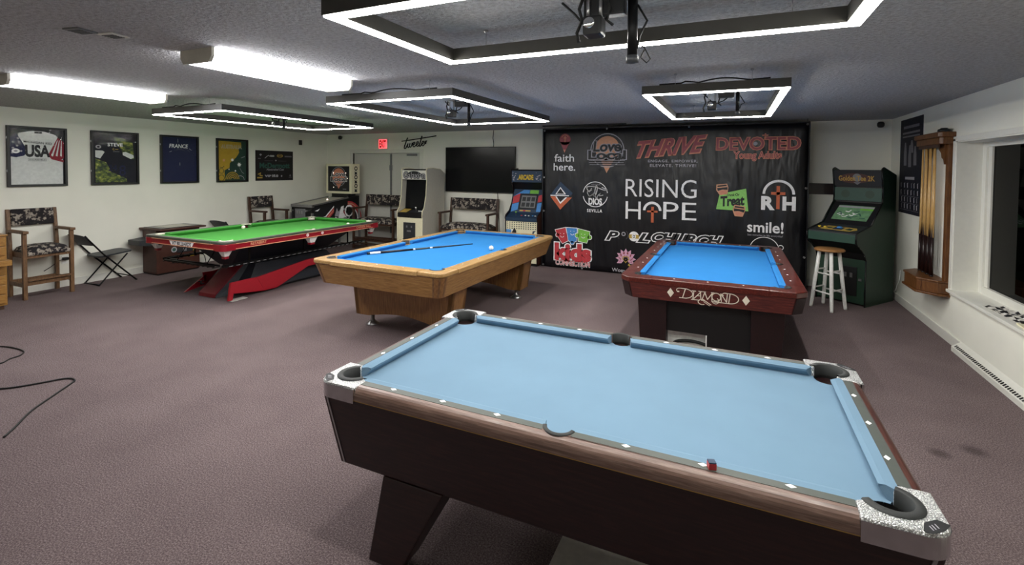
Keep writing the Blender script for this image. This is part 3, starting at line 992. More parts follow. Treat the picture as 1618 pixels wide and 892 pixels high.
# ---- oak table
def oak_table():
    L, W, H, c, marg, pr, off = 2.54, 1.27, .795, .05, .18, .06, .012
    t = thing('pool_table', 'light oak pool table with bright blue cloth standing on two wide pedestals', 'pool table', (-3.147, 5.149, 0), PI / 2 - .013, TG)
    pool_core(t, L, W, H, c, pr, off, .035, 'cloth_blue')
    ck = .10
    rails(t, L, W, H, c, marg, .042, 'oak_pale', 'oak_pale', pr, .04, ck, .012)
    cp = corner_poly(L, W, c, marg, ck, pr, off, .09)
    xo, yo = L / 2 + marg, W / 2 + marg
    for sx in (1, -1):
        for sy in (1, -1):
            MB().prism(mir(cp, sx, sy), H - .042, H + .001).build('corner_cap', 'oak_pale', t, bevel=.012)
            mid = math.degrees(math.atan2(sy, sx))
            m = MB().lathe([(pr, H - .046), (pr, H + .004), (pr + .014, H + .004), (pr + .016, H)], (sx * (L / 2 + off), sy * (W / 2 + off), 0), 18, a0=R(mid - 105), a1=R(mid + 105))
            m.build('pocket_collar', 'collar', t)
    for sy in (1, -1):
        m = MB().lathe([(pr, H - .046), (pr, H + .003), (pr + .014, H + .003), (pr + .016, H)], (0, sy * (W / 2 + .04), 0), 18, a0=R(90 * sy - 80), a1=R(90 * sy + 80))
        m.build('pocket_collar', 'collar', t)
    sights(t, L, W, H, .095, 'sight_white', .010, (1, 2, 3, 5, 6, 7), (1, 2, 3), True)
    def rr(x, y, r, z, n=6):
        p = []
        for (cx, cy, a0) in ((x - r, y - r, 0), (-x + r, y - r, 90), (-x + r, -y + r, 180), (x - r, -y + r, 270)):
            p += [(q[0], q[1], z) for q in arc(cx, cy, r, a0, a0 + 90, n)]
        return p
    m = MB().hexa(rr(xo - .075, yo - .075, .07, .545), rr(xo - .012, yo - .012, .09, H - .043))
    m.build('apron', 'oak_h', t)
    for sx in (1, -1):
        for sy in (1, -1):
            lo = arc(xo - .075 - .07, yo - .075 - .07, .0735, -6, 96, 8)
            hi = arc(xo - .012 - .09, yo - .012 - .09, .0935, -6, 96, 8)
            m = MB()
            for i in range(8):
                cx, cy, hx, hy = xo - .145, yo - .145, xo - .102, yo - .102
                inn = lambda p, ox, oy: (ox + (p[0] - ox) * .85, oy + (p[1] - oy) * .85)
                q = [(lo[i], .549), (lo[i + 1], .549), (hi[i + 1], H - .046), (hi[i], H - .046)]
                a_ = [(sx * p[0], sy * p[1], z) for p, z in q]
                b_ = []
                for (p, z), (ox, oy) in zip(q, ((cx, cy), (cx, cy), (hx, hy), (hx, hy))):
                    k = inn(p, ox, oy)
                    b_.append((sx * k[0], sy * k[1], z))
                m.hexa(a_, b_, 0 if i % 3 else 1)
            m.build('corner_post', ['oak_z', 'chair_wood'], t)
    m = MB().box(-L / 2 + .12, L / 2 - .12, -W / 2 + .08, W / 2 - .08, .52, .546)
    m.build('underframe', 'oak_x', t)
    for sx in (1, -1):
        xa, xb = .73, 1.0
        yb, yt, zb = .60, .66, .135
        # panel outline in (y, z) with an arched lower edge
        pts = [(-yt, .545), (-yb, zb), (-yb + .17, zb)] + [(-yb + .17 + (2 * yb - .34) * i / 12, zb + .055 * math.sin(PI * i / 12)) for i in range(1, 12)] + [(yb - .17, zb), (yb, zb), (yt, .545)]
        m = MB()
        m.prism(pts, sx * (xb - .04) if sx > 0 else -xb, sx * xb if sx > 0 else -(xb - .04), 'x')
        m.prism(pts, sx * xa if sx > 0 else -(xa + .04), sx * (xa + .04) if sx > 0 else -xa, 'x')
        m.box(min(sx * xa, sx * xb) + .03, max(sx * xa, sx * xb) - .03, -yb + .03, yb - .03, .23, .545)
        for s_ in (1, -1):
            m.hexa([(sx * xa, s_ * (yb - .05), zb), (sx * xb, s_ * (yb - .05), zb), (sx * xb, s_ * yb, zb), (sx * xa, s_ * yb, zb)],
                   [(sx * xa, s_ * (yt - .05), .545), (sx * xb, s_ * (yt - .05), .545), (sx * xb, s_ * yt, .545), (sx * xa, s_ * yt, .545)])
        m.build('pedestal', 'oak_z', t)
        for s_ in (1, -1):
            m = MB().lathe([(0, 0), (.078, 0), (.078, .008), (.04, .03), (.022, .05), (.022, .232), (0, .232)], (sx * .87, s_ * (yb - .115), 0), 20)
            m.build('levelling_foot', 'steel', t)
    return t
oak_table()

# ---- red and green table
def green_table():
    L, W, H, c, marg, pr, off = 2.54, 1.27, .825, .10, .155, .055, .012
    t = thing('pool_table', 'green cloth pool table with red lacquer sides and a black steel base on red plates', 'pool table', (-6.35, 5.285, 0), PI / 2, TG)
    pool_core(t, L, W, H, c, pr, off, .03, 'cloth_green', cush='cloth_green', drop=.055)
    ck = .07
    rails(t, L, W, H, c, marg, .03, 'rail_lacquer', 'rail_lacquer', pr, .03, ck, .006)
    cp = corner_poly(L, W, c, marg, ck, pr, off, .05)
    xo, yo = L / 2 + marg, W / 2 + marg
    for sx in (1, -1):
        for sy in (1, -1):
            MB().prism(mir(cp, sx, sy), H - .03, H + .0005).build('corner_plate', 'rail_lacquer', t, bevel=.006)
            mid = math.degrees(math.atan2(sy, sx))
            MB().lathe([(pr, H - .046), (pr, H + .004), (pr + .022, H + .004), (pr + .024, H)], (sx * (L / 2 + off), sy * (W / 2 + off), 0), 18, a0=R(mid - 105), a1=R(mid + 105)).build('pocket_collar', 'ivory', t)
            # white bracket with red tip under each corner
            q = lambda x0, x1, y0, y1, z: [(sx * x0, sy * y0, z), (sx * x1, sy * y0, z), (sx * x1, sy * y1, z), (sx * x0, sy * y1, z)]
            k = MB().hexa(q(xo - .135, xo - .08, yo - .135, yo - .08, .635), q(xo - .165, xo - .045, yo - .165, yo - .045, .716), bev=.004)
            k = k.build('pocket_bracket', 'white_plastic', t)
            MB().hexa(q(xo - .135, xo - .08, yo - .135, yo - .08, .605), q(xo - .138, xo - .077, yo - .138, yo - .077, .6345), bev=.004).build('red_tip', 'red_lacquer', k)
    for sy in (1, -1):
        q = lambda x, y0, y1, z: [(-x, sy * y0, z), (x, sy * y0, z), (x, sy * y1, z), (-x, sy * y1, z)]
        k = MB().hexa(q(.04, yo - .11, yo - .05, .635), q(.075, yo - .13, yo - .03, .716), bev=.004).build('pocket_bracket', 'white_plastic', t)
        MB().hexa(q(.04, yo - .11, yo - .05, .605), q(.042, yo - .112, yo - .048, .6345), bev=.004).build('red_tip', 'red_lacquer', k)
        MB().prism(mir(arc(0, W / 2 + .03, pr, 5, 175, 12) + arc(0, W / 2 + .03, pr + .035, 175, 5, 12), 1, sy), H - .01, H + .002).build('pocket_collar', 'ivory', t)
    # red apron with corner blocks
    m = MB()
    for s_ in (1, -1):
        m.box(-xo + .06, xo - .06, s_ * (yo - .012) - .012, s_ * (yo - .012) + .012, .725, H - .031, bev=.004)
        m.box(s_ * (xo - .012) - .012, s_ * (xo - .012) + .012, -yo + .06, yo - .06, .725, H - .031, bev=.004)
    m.build('apron', 'red_lacquer', t)
    for sx in (1, -1):
        for sy in (1, -1):
            m = MB()
            o = [(xo, yo - .17)] + arc(xo - .06, yo - .06, .066, 0, 90, 8) + [(xo - .17, yo), (xo - .17, yo - .024), (xo - .08, yo - .04), (xo - .04, yo - .08), (xo - .024, yo - .17)]
            m.prism(mir(o, sx, sy), .712, H - .0305)
            m.build('corner_block', 'red_lacquer', t, bevel=.004)
    m = MB()
    for s_ in (1, -1):
        m.box(-xo + .17, xo - .17, s_ * (yo + .003) - .004, s_ * (yo + .003) + .003, .724, .732)
        m.box(s_ * (xo + .003) - .004, s_ * (xo + .003) + .003, -yo + .17, yo - .17, .724, .732)
        m.box(-xo + .17, xo - .17, s_ * (yo + .003) - .004, s_ * (yo + .003) + .003, H - .036, H - .031)
        m.box(s_ * (xo + .003) - .004, s_ * (xo + .003) + .003, -yo + .17, yo - .17, H - .036, H - .031)
    m.build('pale_trim', 'pr_tan', t)
    MB().box(-L / 2 - .11, L / 2 + .11, -W / 2 - .11, W / 2 + .11, .712, .7395).build('slate_bed', 'black_plastic', t)
    d = Decal(base=.0015)
    d.poly([(-.25, .028), (-.205, -.034), (.205, -.034), (.25, .028)], 'pr_white', 0)
    d.text('XT BILLIARDS', -.19, .19, -.024, .018, 'ink', 1, bold=.03)
    o = d.build('maker_plate', t, loc=(-xo, .0, .759), rz=-PI / 2)
    # names and round marks on the long side
    for (txt, u0, u1) in (('RETABERT', -1.05, -.82), ('CHINESE BALL', .86, 1.20)):
        d = Decal(base=.0015)
        d.text(txt, u0, u1, -.018, .016, 'pr_tan', 0, bold=.02)
        d.build('side_lettering', t, loc=(0, -yo, .765))
    for u in (-.14, .14):
        d = Decal(base=.0015)
        d.disc(u, 0, .023, 'pr_white', 0); d.disc(u, 0, .016, 'pr_red', 1); d.disc(u, 0, .009, 'pr_white', 2)
        d.build('round_badge', t, loc=(0, -yo, .765))
    # black hull tapering down
    m = MB().frustum((-1.02, 1.02, -.57, .57), .711, (-.84, .84, -.13, .13), .385, bev=.01)
    m.hexa([(-.86, -.43, .05), (.95, -.43, .05), (.95, .43, .05), (-.86, .43, .05)], [(-.60, -.30, .39), (.70, -.30, .39), (.70, .30, .39), (-.60, .30, .39)])
    m.build('hull', 'hull_dark', t)
    # ball tracks hanging along the sides
    for sy in (1, -1):
        m = MB()
        for k in (0, 1):
            m.box(-1.28, 1.24, sy * (.565 + .075 * k) - .007, sy * (.565 + .075 * k) + .007, .485, .505)
        for i in range(27):
            u = -1.27 + i * .0962
            m.box(u - .008, u + .008, sy * .60 - .045, sy * .60 + .045, .478, .486)
        for u in (-.9, 0, .9): m.box(u - .008, u + .008, min(sy * .555, sy * .575), max(sy * .555, sy * .575), .505, .715)
        for i in range(26):
            u = -1.27 + i * .0962
            m.box(u + .025, u + .075, sy * .652 - .004, sy * .652 + .002, .490, .4985, 1)
        m.build('ball_track', ['black_metal', 'mid_grey'], t)
    m = MB()
    for k in (0, 1):
        m.box(-1.28 - .07 * k, -1.26 - .07 * k, -.5, .5, .485, .505)
    for i in range(11): m.box(-1.36, -1.26, -.5 + i * .1 - .008, -.5 + i * .1 + .008, .478, .486)
    m.tube([(-1.30, -.3, .5), (-1.15, -.3, .715)], .006, 6).tube([(-1.30, .3, .5), (-1.15, .3, .715)], .006, 6)
    m.build('ball_track', 'black_metal', t)
    # sloping feet at both ends
    for sx in (1, -1):
        pts = [(sx * 1.10, 0.002), (sx * 1.09, .04), (sx * .66, .40), (sx * .2, .40), (sx * .2, .002)]
        m = MB()
        q0, q1 = .165, .165
        m.hexa([(p[0], -(.17 + .10 * (1 - p[1] / .4)), p[1]) if i not in (0, 1) else (p[0], -.17, p[1]) for i, p in enumerate(pts)], [(p[0], (.17 + .10 * (1 - p[1] / .4)), p[1]) if i not in (0, 1) else (p[0], .17, p[1]) for i, p in enumerate(pts)])
        f = m.build('foot', 'hull_grey', t)
        m = MB()
        q = lambda y, o: [(sx * (1.102 + o), y, .006), (sx * (1.092 + o), y, .042 + o), (sx * (.66 + o), y, .402 + o), (sx * .655, y, .396), (sx * 1.085, y, .03)]
        m.hexa(q(-.165, .008), q(.165, .008))
        k = m.build('red_panel', 'maroon_metal', f)
        d = Decal(base=.0105)
        d.poly([(-.05, .085), (-.062, -.0), (0, -.06), (.062, 0), (.05, .085)], 'pr_grey', 0)
        d.poly([(-.034, .068), (-.042, .01), (0, -.035), (.042, .01), (.034, .068)], 'pr_rose', 1)
        d.text('XT', -.045, .045, -.105, -.075, 'pr_grey', 0, bold=.02)
        d.text('TABLE', -.07, .07, -.145, -.12, 'pr_grey', 0, bold=.02)
        o = d.build('emblem', k, loc=(sx * .876, 0, .222))
        o.rotation_euler = (R(-50.2), 0, -sx * PI / -2 if sx > 0 else -PI / 2)
        m = MB().lathe([(0, 0), (.014, 0), (.014, .05), (0, .05)], (sx * 1.03, .23, .13), 8)
        m.box(sx * 1.03 - .04, sx * 1.03 + .04, .225, .235, .17, .18).box(sx * 1.03 - .01, sx * 1.03 + .01, .17, .23, .14, .155)
        m.build('crank_handle', 'black_metal', f)
    # red side plates with a foot at each end
    for sy in (1, -1):
        half = [(-1.141, .012), (-1.085, .012), (-1.073, .093), (-.824, .057), (-.597, .03), (-.396, .03), (.16, .236), (.15, .338), (-.46, .266), (-.72, .237), (-.86, .242), (-1.106, .239)]
        m = MB()
        y0, y1 = .455, .475
        if sy > 0: m.prism([(-1.12, .012), (-.824, .057), (-.80, .215)], y0, y1, 'y')
        else: m.prism([half[0], half[1], half[2], half[11]], min(sy * y0, sy * (y1 + .012)), max(sy * y0, sy * (y1 + .012)), 'y')
        if sy < 0: m.prism([half[2], half[3], half[10], half[11]], min(sy * y0, sy * y1), max(sy * y0, sy * y1), 'y')
        m.prism([half[3], half[4], half[9], half[10]], min(sy * y0, sy * (y1 - .004)), max(sy * y0, sy * (y1 - .004)), 'y')
        m.prism([half[4], half[5], half[6], half[7], half[8], half[9]], min(sy * y0, sy * y1), max(sy * y0, sy * y1), 'y')
        m.prism([(.16, .236), (.75, .236), (.92, .10), (.98, .10), (.80, .338), (.15, .338)], min(sy * y0, sy * y1), max(sy * y0, sy * y1), 'y')
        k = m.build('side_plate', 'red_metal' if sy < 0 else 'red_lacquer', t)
        if sy < 0: MB().box(-1.12, -.90, sy * .48 - .05, sy * .48 + .05, .001, .0115, bev=.002).build('floor_pad', 'board', k)
        m = MB()
        m.hexa([(-.30, sy * .17, .16), (.0, sy * .17, .16), (.0, sy * .458, .18), (-.30, sy * .458, .18)], [(-.30, sy * .17, .24), (.0, sy * .17, .24), (.0, sy * .458, .23), (-.30, sy * .458, .23)])
        m.hexa([(.40, sy * .17, .26), (.62, sy * .17, .26), (.62, sy * .458, .26), (.40, sy * .458, .26)], [(.40, sy * .17, .32), (.62, sy * .17, .32), (.62, sy * .458, .32), (.40, sy * .458, .32)])
        m.build('strut', 'hull_grey', k)
    m = MB()
    m.frustum((-.42, 1.0, -.36, .36), .03, (-.1, .8, -.22, .22), .30, bev=.008)
    m.box(-.40, .98, -.34, .34, .002, .0295)
    m.build('base_block', 'hull_grey', t)
    return t
green_table()

# balls, cue, paper on the tables
def ball(x, y, z, label, r=.0286, mat='ivory'):
    m = MB().lathe([(r * math.sin(PI * k / 16), r - r * math.cos(PI * k / 16)) for k in range(17)], (0, 0, 0), 24)
    o = m.build('cue_ball', mat, loc=(x, y, z))
    tag(o, label, 'ball', 'white cue balls on the tables')
    return o
ball(-2.654, 5.26, .7535, 'white cue ball on the oak table near its right side pocket')
ball(-5.79, 6.20, .7705, 'white ball on the green cloth at the far end of the red table')
ball(-6.90, 5.13, .7705, 'white ball on the green cloth beside the left rail of the red table')
def cue_on_table():
    p0, p1 = Vector((-3.765, 4.335, .7535)), Vector((-3.08, 5.56, .7535))
    L = (p1 - p0).length
    a = math.atan2(p1.y - p0.y, p1.x - p0.x)
    t = thing('pool_cue', 'long dark cue with white bands lying across the bright blue cloth of the oak table', 'cue', p0, a)
    rad = lambda u: .0145 - .0085 * u
    def seg(name, u0, u1, mat):
        m = MB().tube([(u0 * L, 0, .0146 - .0083 * u0), (u1 * L, 0, .0146 - .0083 * u1)], [rad(u0), rad(u1)], 14)
        m.build(name, mat, t)
    seg('bumper', 0, .02, 'black_rubber')
    seg('butt_sleeve', .0205, .11, 'white_plastic')
    seg('handle', .1105, .40, 'mahogany_dark')
    seg('ring', .4005, .42, 'white_plastic')
    seg('forearm', .4205, .56, 'rail_grey')
    seg('joint', .5605, .585, 'white_plastic')
    seg('shaft', .5855, .995, 'dark_grey')
    seg('tip', .9955, 1.0, 'black_rubber')
cue_on_table()
tag(MB().box(-.055, .055, -.03, .03, 0, .004, bev=.001).build('paper_slip', 'paper', loc=(-6.42, 4.12, .7705), rz=.05), 'pale paper slip lying on the green cloth near the camera end', 'paper')
# ------------------------------------------------------------------ upholstered arm chairs and benches
GC = 'tall floral chairs and benches'
def arm_seat(name, label, cat, w_, loc, rz, wood, twin=False):
    t = thing(name, label, cat, loc, rz, GC)
    hw = w_ / 2
    fy, by = -.20, .19
    for sx in (-1, 1):
        MB().box(sx * (hw - .025) - .021, sx * (hw - .025) + .021, fy - .022, fy + .022, 0, .852, bev=.004).build('leg', wood, t)
        m = MB()
        x0, x1 = sx * (hw - .025) - .019, sx * (hw - .025) + .019
        m.hexa([(x0, by - .025, 0), (x1, by - .025, 0), (x1, by + .025, 0), (x0, by + .025, 0)], [(x0, by - .025, .70), (x1, by - .025, .70), (x1, by + .025, .70), (x0, by + .025, .70)], bev=.003)
        m.hexa([(x0, by - .025, .70), (x1, by - .025, .70), (x1, by + .025, .70), (x0, by + .025, .70)], [(x0, by + .03, 1.15), (x1, by + .03, 1.15), (x1, by + .07, 1.15), (x0, by + .07, 1.15)], bev=.003)
        m.build('leg', wood, t)
        MB().box(sx * (hw - .025) - .03, sx * (hw - .025) + .03, fy - .05, by - .0, .853, .888, bev=.006).build('arm', wood, t)
        MB().box(sx * (hw - .025) - .013, sx * (hw - .025) + .013, fy + .022, by - .025, .16, .21, bev=.003).build('stretcher', wood, t)
    m = MB()
    m.box(-hw + .046, hw - .046, fy - .01, fy + .012, .53, .60).box(-hw + .046, hw - .046, by - .02, by + .01, .53, .60)
    for sx in (-1, 1): m.box(sx * (hw - .055) - .011, sx * (hw - .055) + .011, fy + .012, by - .02, .53, .60)
    m.build('seat_frame', wood, t)
    # padded seat, domed
    m = MB()
    bm2 = bmesh.new()
    bmesh.ops.create_grid(bm2, x_segments=14, y_segments=10, size=.5)
    for v in bm2.verts:
        x, y = v.co.x * 2, v.co.y * 2
        k = (1 - abs(x) ** 4) * (1 - abs(y) ** 4)
        v.co = Vector((v.co.x * (w_ - .096), -.02 + v.co.y * .43, .605 + .08 * max(0, k) ** .4))
    m._merge(bm2, 0, True)
    m.box(-hw + .048, hw - .048, fy - .035, by + .0, .565, .612, bev=.012)
    m.build('seat', 'floral', t)
    m = MB()
    def pad(x0, x1):
        r = Matrix.Translation((0, by + .033, 1.035)) @ Matrix.Rotation(R(-6), 4, 'X')
        m.box(x0, x1, -.035, .035, -.11, .115, bev=.022, rot=r, seg=3)
    pad(-hw + .046, hw - .046)
    m.build('backrest', 'floral', t)
    m = MB()
    m.box(-hw + .046, hw - .046, fy - .03, fy + .03, .235, .258, bev=.004).box(-hw + .046, hw - .046, fy + .0, fy + .02, .175, .225, bev=.003)
    if twin: m.box(-hw + .046, hw - .046, fy - .028, fy + .03, .12, .14, bev=.003).box(-hw + .046, hw - .046, fy - .028, fy + .03, .06, .08, bev=.003)
    m.build('footrest', wood, t)
    MB().box(-hw + .046, hw - .046, by - .012, by + .012, .16, .22, bev=.003).build('stretcher', wood, t)
    return t
arm_seat('bar_armchair', 'tall wooden armchair with floral padding at the left edge, under the white sports jersey', 'chair', .54, (-8.455, 3.305, 0), PI / 2, 'chair_wood')
arm_seat('bar_armchair', 'tall wooden floral armchair half hidden behind the green pool table, under the cue maker banner', 'chair', .56, (-8.40, 6.80, 0), PI / 2, 'chair_wood_dark')
arm_seat('bench_seat', 'two seat floral bench between the pinball machine and the white arcade machine', 'bench', 1.10, (-6.88, 8.30, 0), 0, 'chair_wood_dark', True)
arm_seat('bench_seat', 'two seat floral bench with wooden arms under the wall television', 'bench', 1.10, (-4.69, 8.30, 0), 0, 'chair_wood_dark', True)

# ------------------------------------------------------------------ folding chairs
def folding_chair(label, loc, rz):
    t = thing('folding_chair', label, 'chair', loc, rz, 'black folding chairs by the left wall')
    for sx in (-1, 1):
        x = sx * .205
        MB().tube([(x, .375, .745), (x, .33, .68), (x, .16, .46), (x, -.26, .012), (x, -.275, 0)], .0115, 8).build('leg', 'black_metal', t)
        x = sx * .185
        MB().tube([(x, -.16, .425), (x, .20, .014), (x, .215, 0)], .0105, 8).build('leg', 'black_metal', t)
    m = MB().tube([(-.205, -.20, .075), (.205, -.20, .075)], .008, 6)
    m.build('stretcher', 'black_metal', t)
    m = MB().tube([(-.185, .205, .012), (.185, .205, .012)], .009, 6)
    m.build('stretcher', 'black_metal', t)
    m = MB()
    out = [(-.19, -.20)] + arc(-.12, -.17, .07, 180, 270, 5)[1:] + arc(.12, -.17, .07, 270, 360, 5) + arc(.13, .14, .06, 0, 90, 5) + arc(-.13, .14, .06, 90, 180, 5)
    r = Matrix.Translation((0, -.0, .435)) @ Matrix.Rotation(R(-5), 4, 'X')
    n0 = len(m.bm.verts)
    m.prism(out[1:], -.012, .012, bev=.005)
    bmesh.ops.transform(m.bm, matrix=r, verts=m.bm.verts)
    m.build('seat', 'dark_grey', t)
    # curved back panel
    m = MB()
    rows = []
    n = 10
    for k in range(n + 1):
        u = -1 + 2 * k / n
        bow = .03 * (1 - u * u)
        rows.append(((u * .205, .272 + bow, .595), (u * .205, .39 + bow, .765 - .02 * u * u)))
    for a, b_ in zip(rows, rows[1:]):
        m.hexa([a[0], b_[0], (b_[0][0], b_[0][1] + .01, b_[0][2]), (a[0][0], a[0][1] + .01, a[0][2])], [a[1], b_[1], (b_[1][0], b_[1][1] + .01, b_[1][2]), (a[1][0], a[1][1] + .01, a[1][2])])
    m.build('backrest', 'dark_grey', t)
    return t
fc = folding_chair('black folding chair standing open by the left wall beside the tall floral armchair', (-8.47, 4.085, 0), PI)
copy_tree(fc, (-8.47, 6.17, 0), PI, 'black folding chair behind the green pool table with only its back showing')

# ------------------------------------------------------------------ oak dresser at the left edge
t = thing('oak_dresser', 'oak slatted cabinet with a pulled out ledge, cut by the left edge of the picture', 'cabinet', (-8.30, 2.42, 0))
MB().box(-.385, .37, -.40, .36, .05, .885, bev=.006).build('body', 'dresser_wood', t)
MB().box(-.36, .35, -.38, .335, .0, .0495).build('plinth', 'chair_wood_dark', t)
MB().box(-.39, .385, -.41, .37, .8855, .905, bev=.005).build('top', 'dresser_wood', t)
for k in range(7):
    z = .08 + k * .115
    if k == 4: continue
    o = MB().box(.3705, .388, -.385, .345, z, z + .105, bev=.005).build('drawer_front', 'dresser_wood', t)
    m = MB().lathe([(0, 0), (.012, .006), (.014, .018), (0, .024)], (0, 0, 0), 12)
    q = m.build('knob', 'gold', o, loc=(.388, 0, z + .05)); q.rotation_euler = (0, R(90), 0)
MB().box(.30, .53, -.39, .35, .545, .612, bev=.005).build('ledge', 'dresser_wood', t)
tag(MB().box(-.16, .16, -.2, .2, 0, .10, bev=.012).build('black_case', 'black_plastic', loc=(-8.12, 2.44, .9055)), 'black box standing on top of the oak cabinet at the left edge', 'box')

# ------------------------------------------------------------------ cocktail table arcade
t = thing('cocktail_arcade', 'brown cocktail table arcade machine with a glass top beside the left wall', 'arcade machine', (-8.42, 4.99, 0), 0)
m = MB().hexa([(-.245, -.33, .02), (.145, -.345, .02), (.165, .33, .02), (-.245, .33, .02)], [(-.245, -.33, .715), (.145, -.345, .715), (.165, .33, .715), (-.245, .33, .715)], bev=.006)
m.build('body', 'brown_laminate', t)
MB().box(-.235, .15, -.325, .32, 0, .0195).build('plinth', 'black_plastic', t)
m = MB()
m.box(-.275, .30, -.37, .36, .716, .745, bev=.008)
m.build('top_rim', 'brown_laminate', t)
MB().box(-.225, .25, -.32, .31, .7455, .752, bev=.002).build('glass_top', 'screen', t)
MB().box(-.16, .18, -.2, .2, .7525, .7535).build('top_print', 'grey_laminate', t)
for sy in (-1, 1):
    MB().hexa([(-.19, sy * .346, .47), (.12, sy * .346, .47), (.12, sy * .57, .50), (-.19, sy * .57, .50)], [(-.19, sy * .346, .60), (.12, sy * .346, .60), (.12, sy * .57, .58), (-.19, sy * .57, .58)], bev=.008).build('control_panel', 'dark_grey', t)
d = Decal(base=.0015)
for k in range(4): d.rect(.20 - .33, .10, .50 - k * .045, .52 - k * .045, 'yellow' if k > 1 else 'pr_grey', 0)
d.poly([(-.20, .40), (-.16, .36), (.08, .36), (.10, .40), (.06, .44), (-.16, .44)], 'dark_grey', 1)
d.disc(-.22, .42, .045, 'pr_grey', 2); d.disc(-.22, .42, .028, 'pr_teal', 3)
d.rect(-.08, -.02, .375, .425, 'mid_grey', 2)
d.text('1980', -.02, .10, .27, .31, 'yellow', 1, bold=.02, shear=.3) if False else d.rect(-.02, .10, .275, .30, 'yellow', 1)
for k in range(5): d.rect(-.28, -.16, .20 + k * .03, .207 + k * .03, 'ink', 0)
o = d.build('side_print', t, loc=(.166, .13, -.04), rz=PI / 2)
m = MB().tube([(.15, .36, .28), (.19, .40, .2), (.20, .42, .04), (.25, .52, .008), (.12, .62, .008), (.0, .52, .008)], .006, 6)
tag(m.build('power_cord', 'black_rubber', loc=(-8.42, 4.99, 0)), 'thin black power cord on the carpet behind the cocktail arcade machine', 'cord')

# ------------------------------------------------------------------ pinball machine
t = thing('pinball_machine', 'pinball machine with a tall lit backbox in the left back corner', 'pinball machine', (-7.885, 7.15, 0), 0)
m = MB().hexa([(-.285, 0, .45), (.285, 0, .45), (.285, 1.34, .55), (-.285, 1.34, .55)], [(-.285, 0, .955), (.285, 0, .955), (.285, 1.34, 1.115), (-.285, 1.34, 1.115)], bev=.006)
m.build('cabinet', 'black_plastic', t)
m = MB()
for sx in (-1, 1):
    m.hexa([(sx * .285 - .012, .0, .955), (sx * .285 + .012, .0, .955), (sx * .285 + .012, .99, 1.07), (sx * .285 - .012, .99, 1.07)], [(sx * .285 - .012, .0, .985), (sx * .285 + .012, .0, .985), (sx * .285 + .012, .99, 1.10), (sx * .285 - .012, .99, 1.10)])
m.box(-.297, .297, -.012, .04, .93, .99, bev=.006)
m.build('side_rail', 'steel', t)
MB().hexa([(-.272, .04, .962), (.272, .04, .962), (.272, .99, 1.073), (-.272, .99, 1.073)], [(-.272, .04, .972), (.272, .04, .972), (.272, .99, 1.083), (-.272, .99, 1.083)]).build('playfield_glass', 'grey_laminate', t)
m = MB().lathe([(0, 0), (.016, 0), (.012, .016), (0, .02)], (.06, .62, 1.052), 10)
m.build('playfield_lamp', 'lamp_warm', t)
m = MB()
for sx in (-1, 1):
    for (y, z) in ((.0, .62), (1.31, .62)):
        k = MB()
        k.hexa([(sx * .30 - .02, y - .02 - .03 * (y < .5) + .03 * (y > .5), .03), (sx * .30 + .02, y - .02 - .03 * (y < .5) + .03 * (y > .5), .03), (sx * .30 + .02, y + .02 - .03 * (y < .5) + .03 * (y > .5), .03), (sx * .30 - .02, y + .02 - .03 * (y < .5) + .03 * (y > .5), .03)],
               [(sx * .29 - .02, y - .022, z + .2), (sx * .29 + .02, y - .022, z + .2), (sx * .29 + .02, y + .022, z + .2), (sx * .29 - .02, y + .022, z + .2)])
        k.lathe([(0, 0), (.03, 0), (.03, .008), (.01, .03), (0, .03)], (sx * .30, y - .03 * (y < .5) + .03 * (y > .5), 0), 12)
        k.build('leg', 'steel', t)
m = MB().box(-.17, .10, -.016, -.0005, .52, .90, bev=.004)
k = m.build('coin_door', 'mid_grey', t)
m = MB()
for x in (-.12, -.06, .0): m.box(x, x + .04, -.022, -.0165, .80, .86, bev=.002)
m.build('coin_slots', 'steel', k)
for (x, z) in ((.16, .86), (-.24, .86)):
    m = MB().tube([(x, 0, z), (x, -.03, z)], .018, 12)
    m.build('button', 'steel', t)
m = MB().tube([(.235, 0, .87), (.235, -.10, .87)], .01, 8).tube([(.235, -.10, .87), (.235, -.12, .87)], .02, 10)
m.build('plunger', 'steel', t)
# side art
d = Decal(base=.001)
d.rect(.02, 1.30, .56, .94, 'ink', 0)
for k, (c_, o_) in enumerate((('pr_red', 0), ('pr_salmon', .035), ('pr_red', .07), ('pr_white', .105))):
    d.poly([(.03, .55 + o_), (.35, .60 + o_), (.58, .80 + o_), (.58, .83 + o_), (.34, .63 + o_), (.03, .575 + o_)], c_, 1)
    d.ring(.98, .60, .40 - o_, .43 - o_, c_, 1, R(0), R(90), k=.95)
d.poly([(.62, .58), (.70, .66), (.78, .90), (.86, .92), (.84, .78), (.96, .64), (1.06, .60), (.98, .57), (.84, .66), (.78, .62), (.74, .57)], 'pr_white', 4)
d.ring(1.02, .80, .10, .13, 'pr_white', 4); d.disc(1.02, .80, .085, 'ink', 3)
d.poly([(.45, .60), (.55, .62), (.62, .70), (.70, .66), (.74, .60), (.66, .58), (.60, .62), (.52, .58)], 'pr_white', 3)
d.poly([(.60, .72), (.66, .88), (.70, .80), (.78, .86), (.72, .74), (.80, .64), (.69, .70)], 'pr_grey', 3)
d.ring(.88, .76, .07, .10, 'pr_grey', 3); d.disc(.88, .76, .05, 'pr_rose', 3)
d.stroke([(.80, .62), (.90, .66), (1.0, .62), (1.05, .70)], .02, 'pr_white', 4)
d.poly([(.06, .86), (.20, .90), (.14, .85)], 'pr_white', 2)
d.build('side_art', t, loc=(.2855, 0, 0), rz=PI / 2)
bb = MB().box(-.365, .365, .01 + 1.0, 1.27, 1.165, 1.815, bev=.006).build('backbox', 'cream', t)
MB().box(-.24, .24, 1.05, 1.27, 1.06, 1.1645).build('neck', 'black_plastic', t)
d = Decal(base=.001)
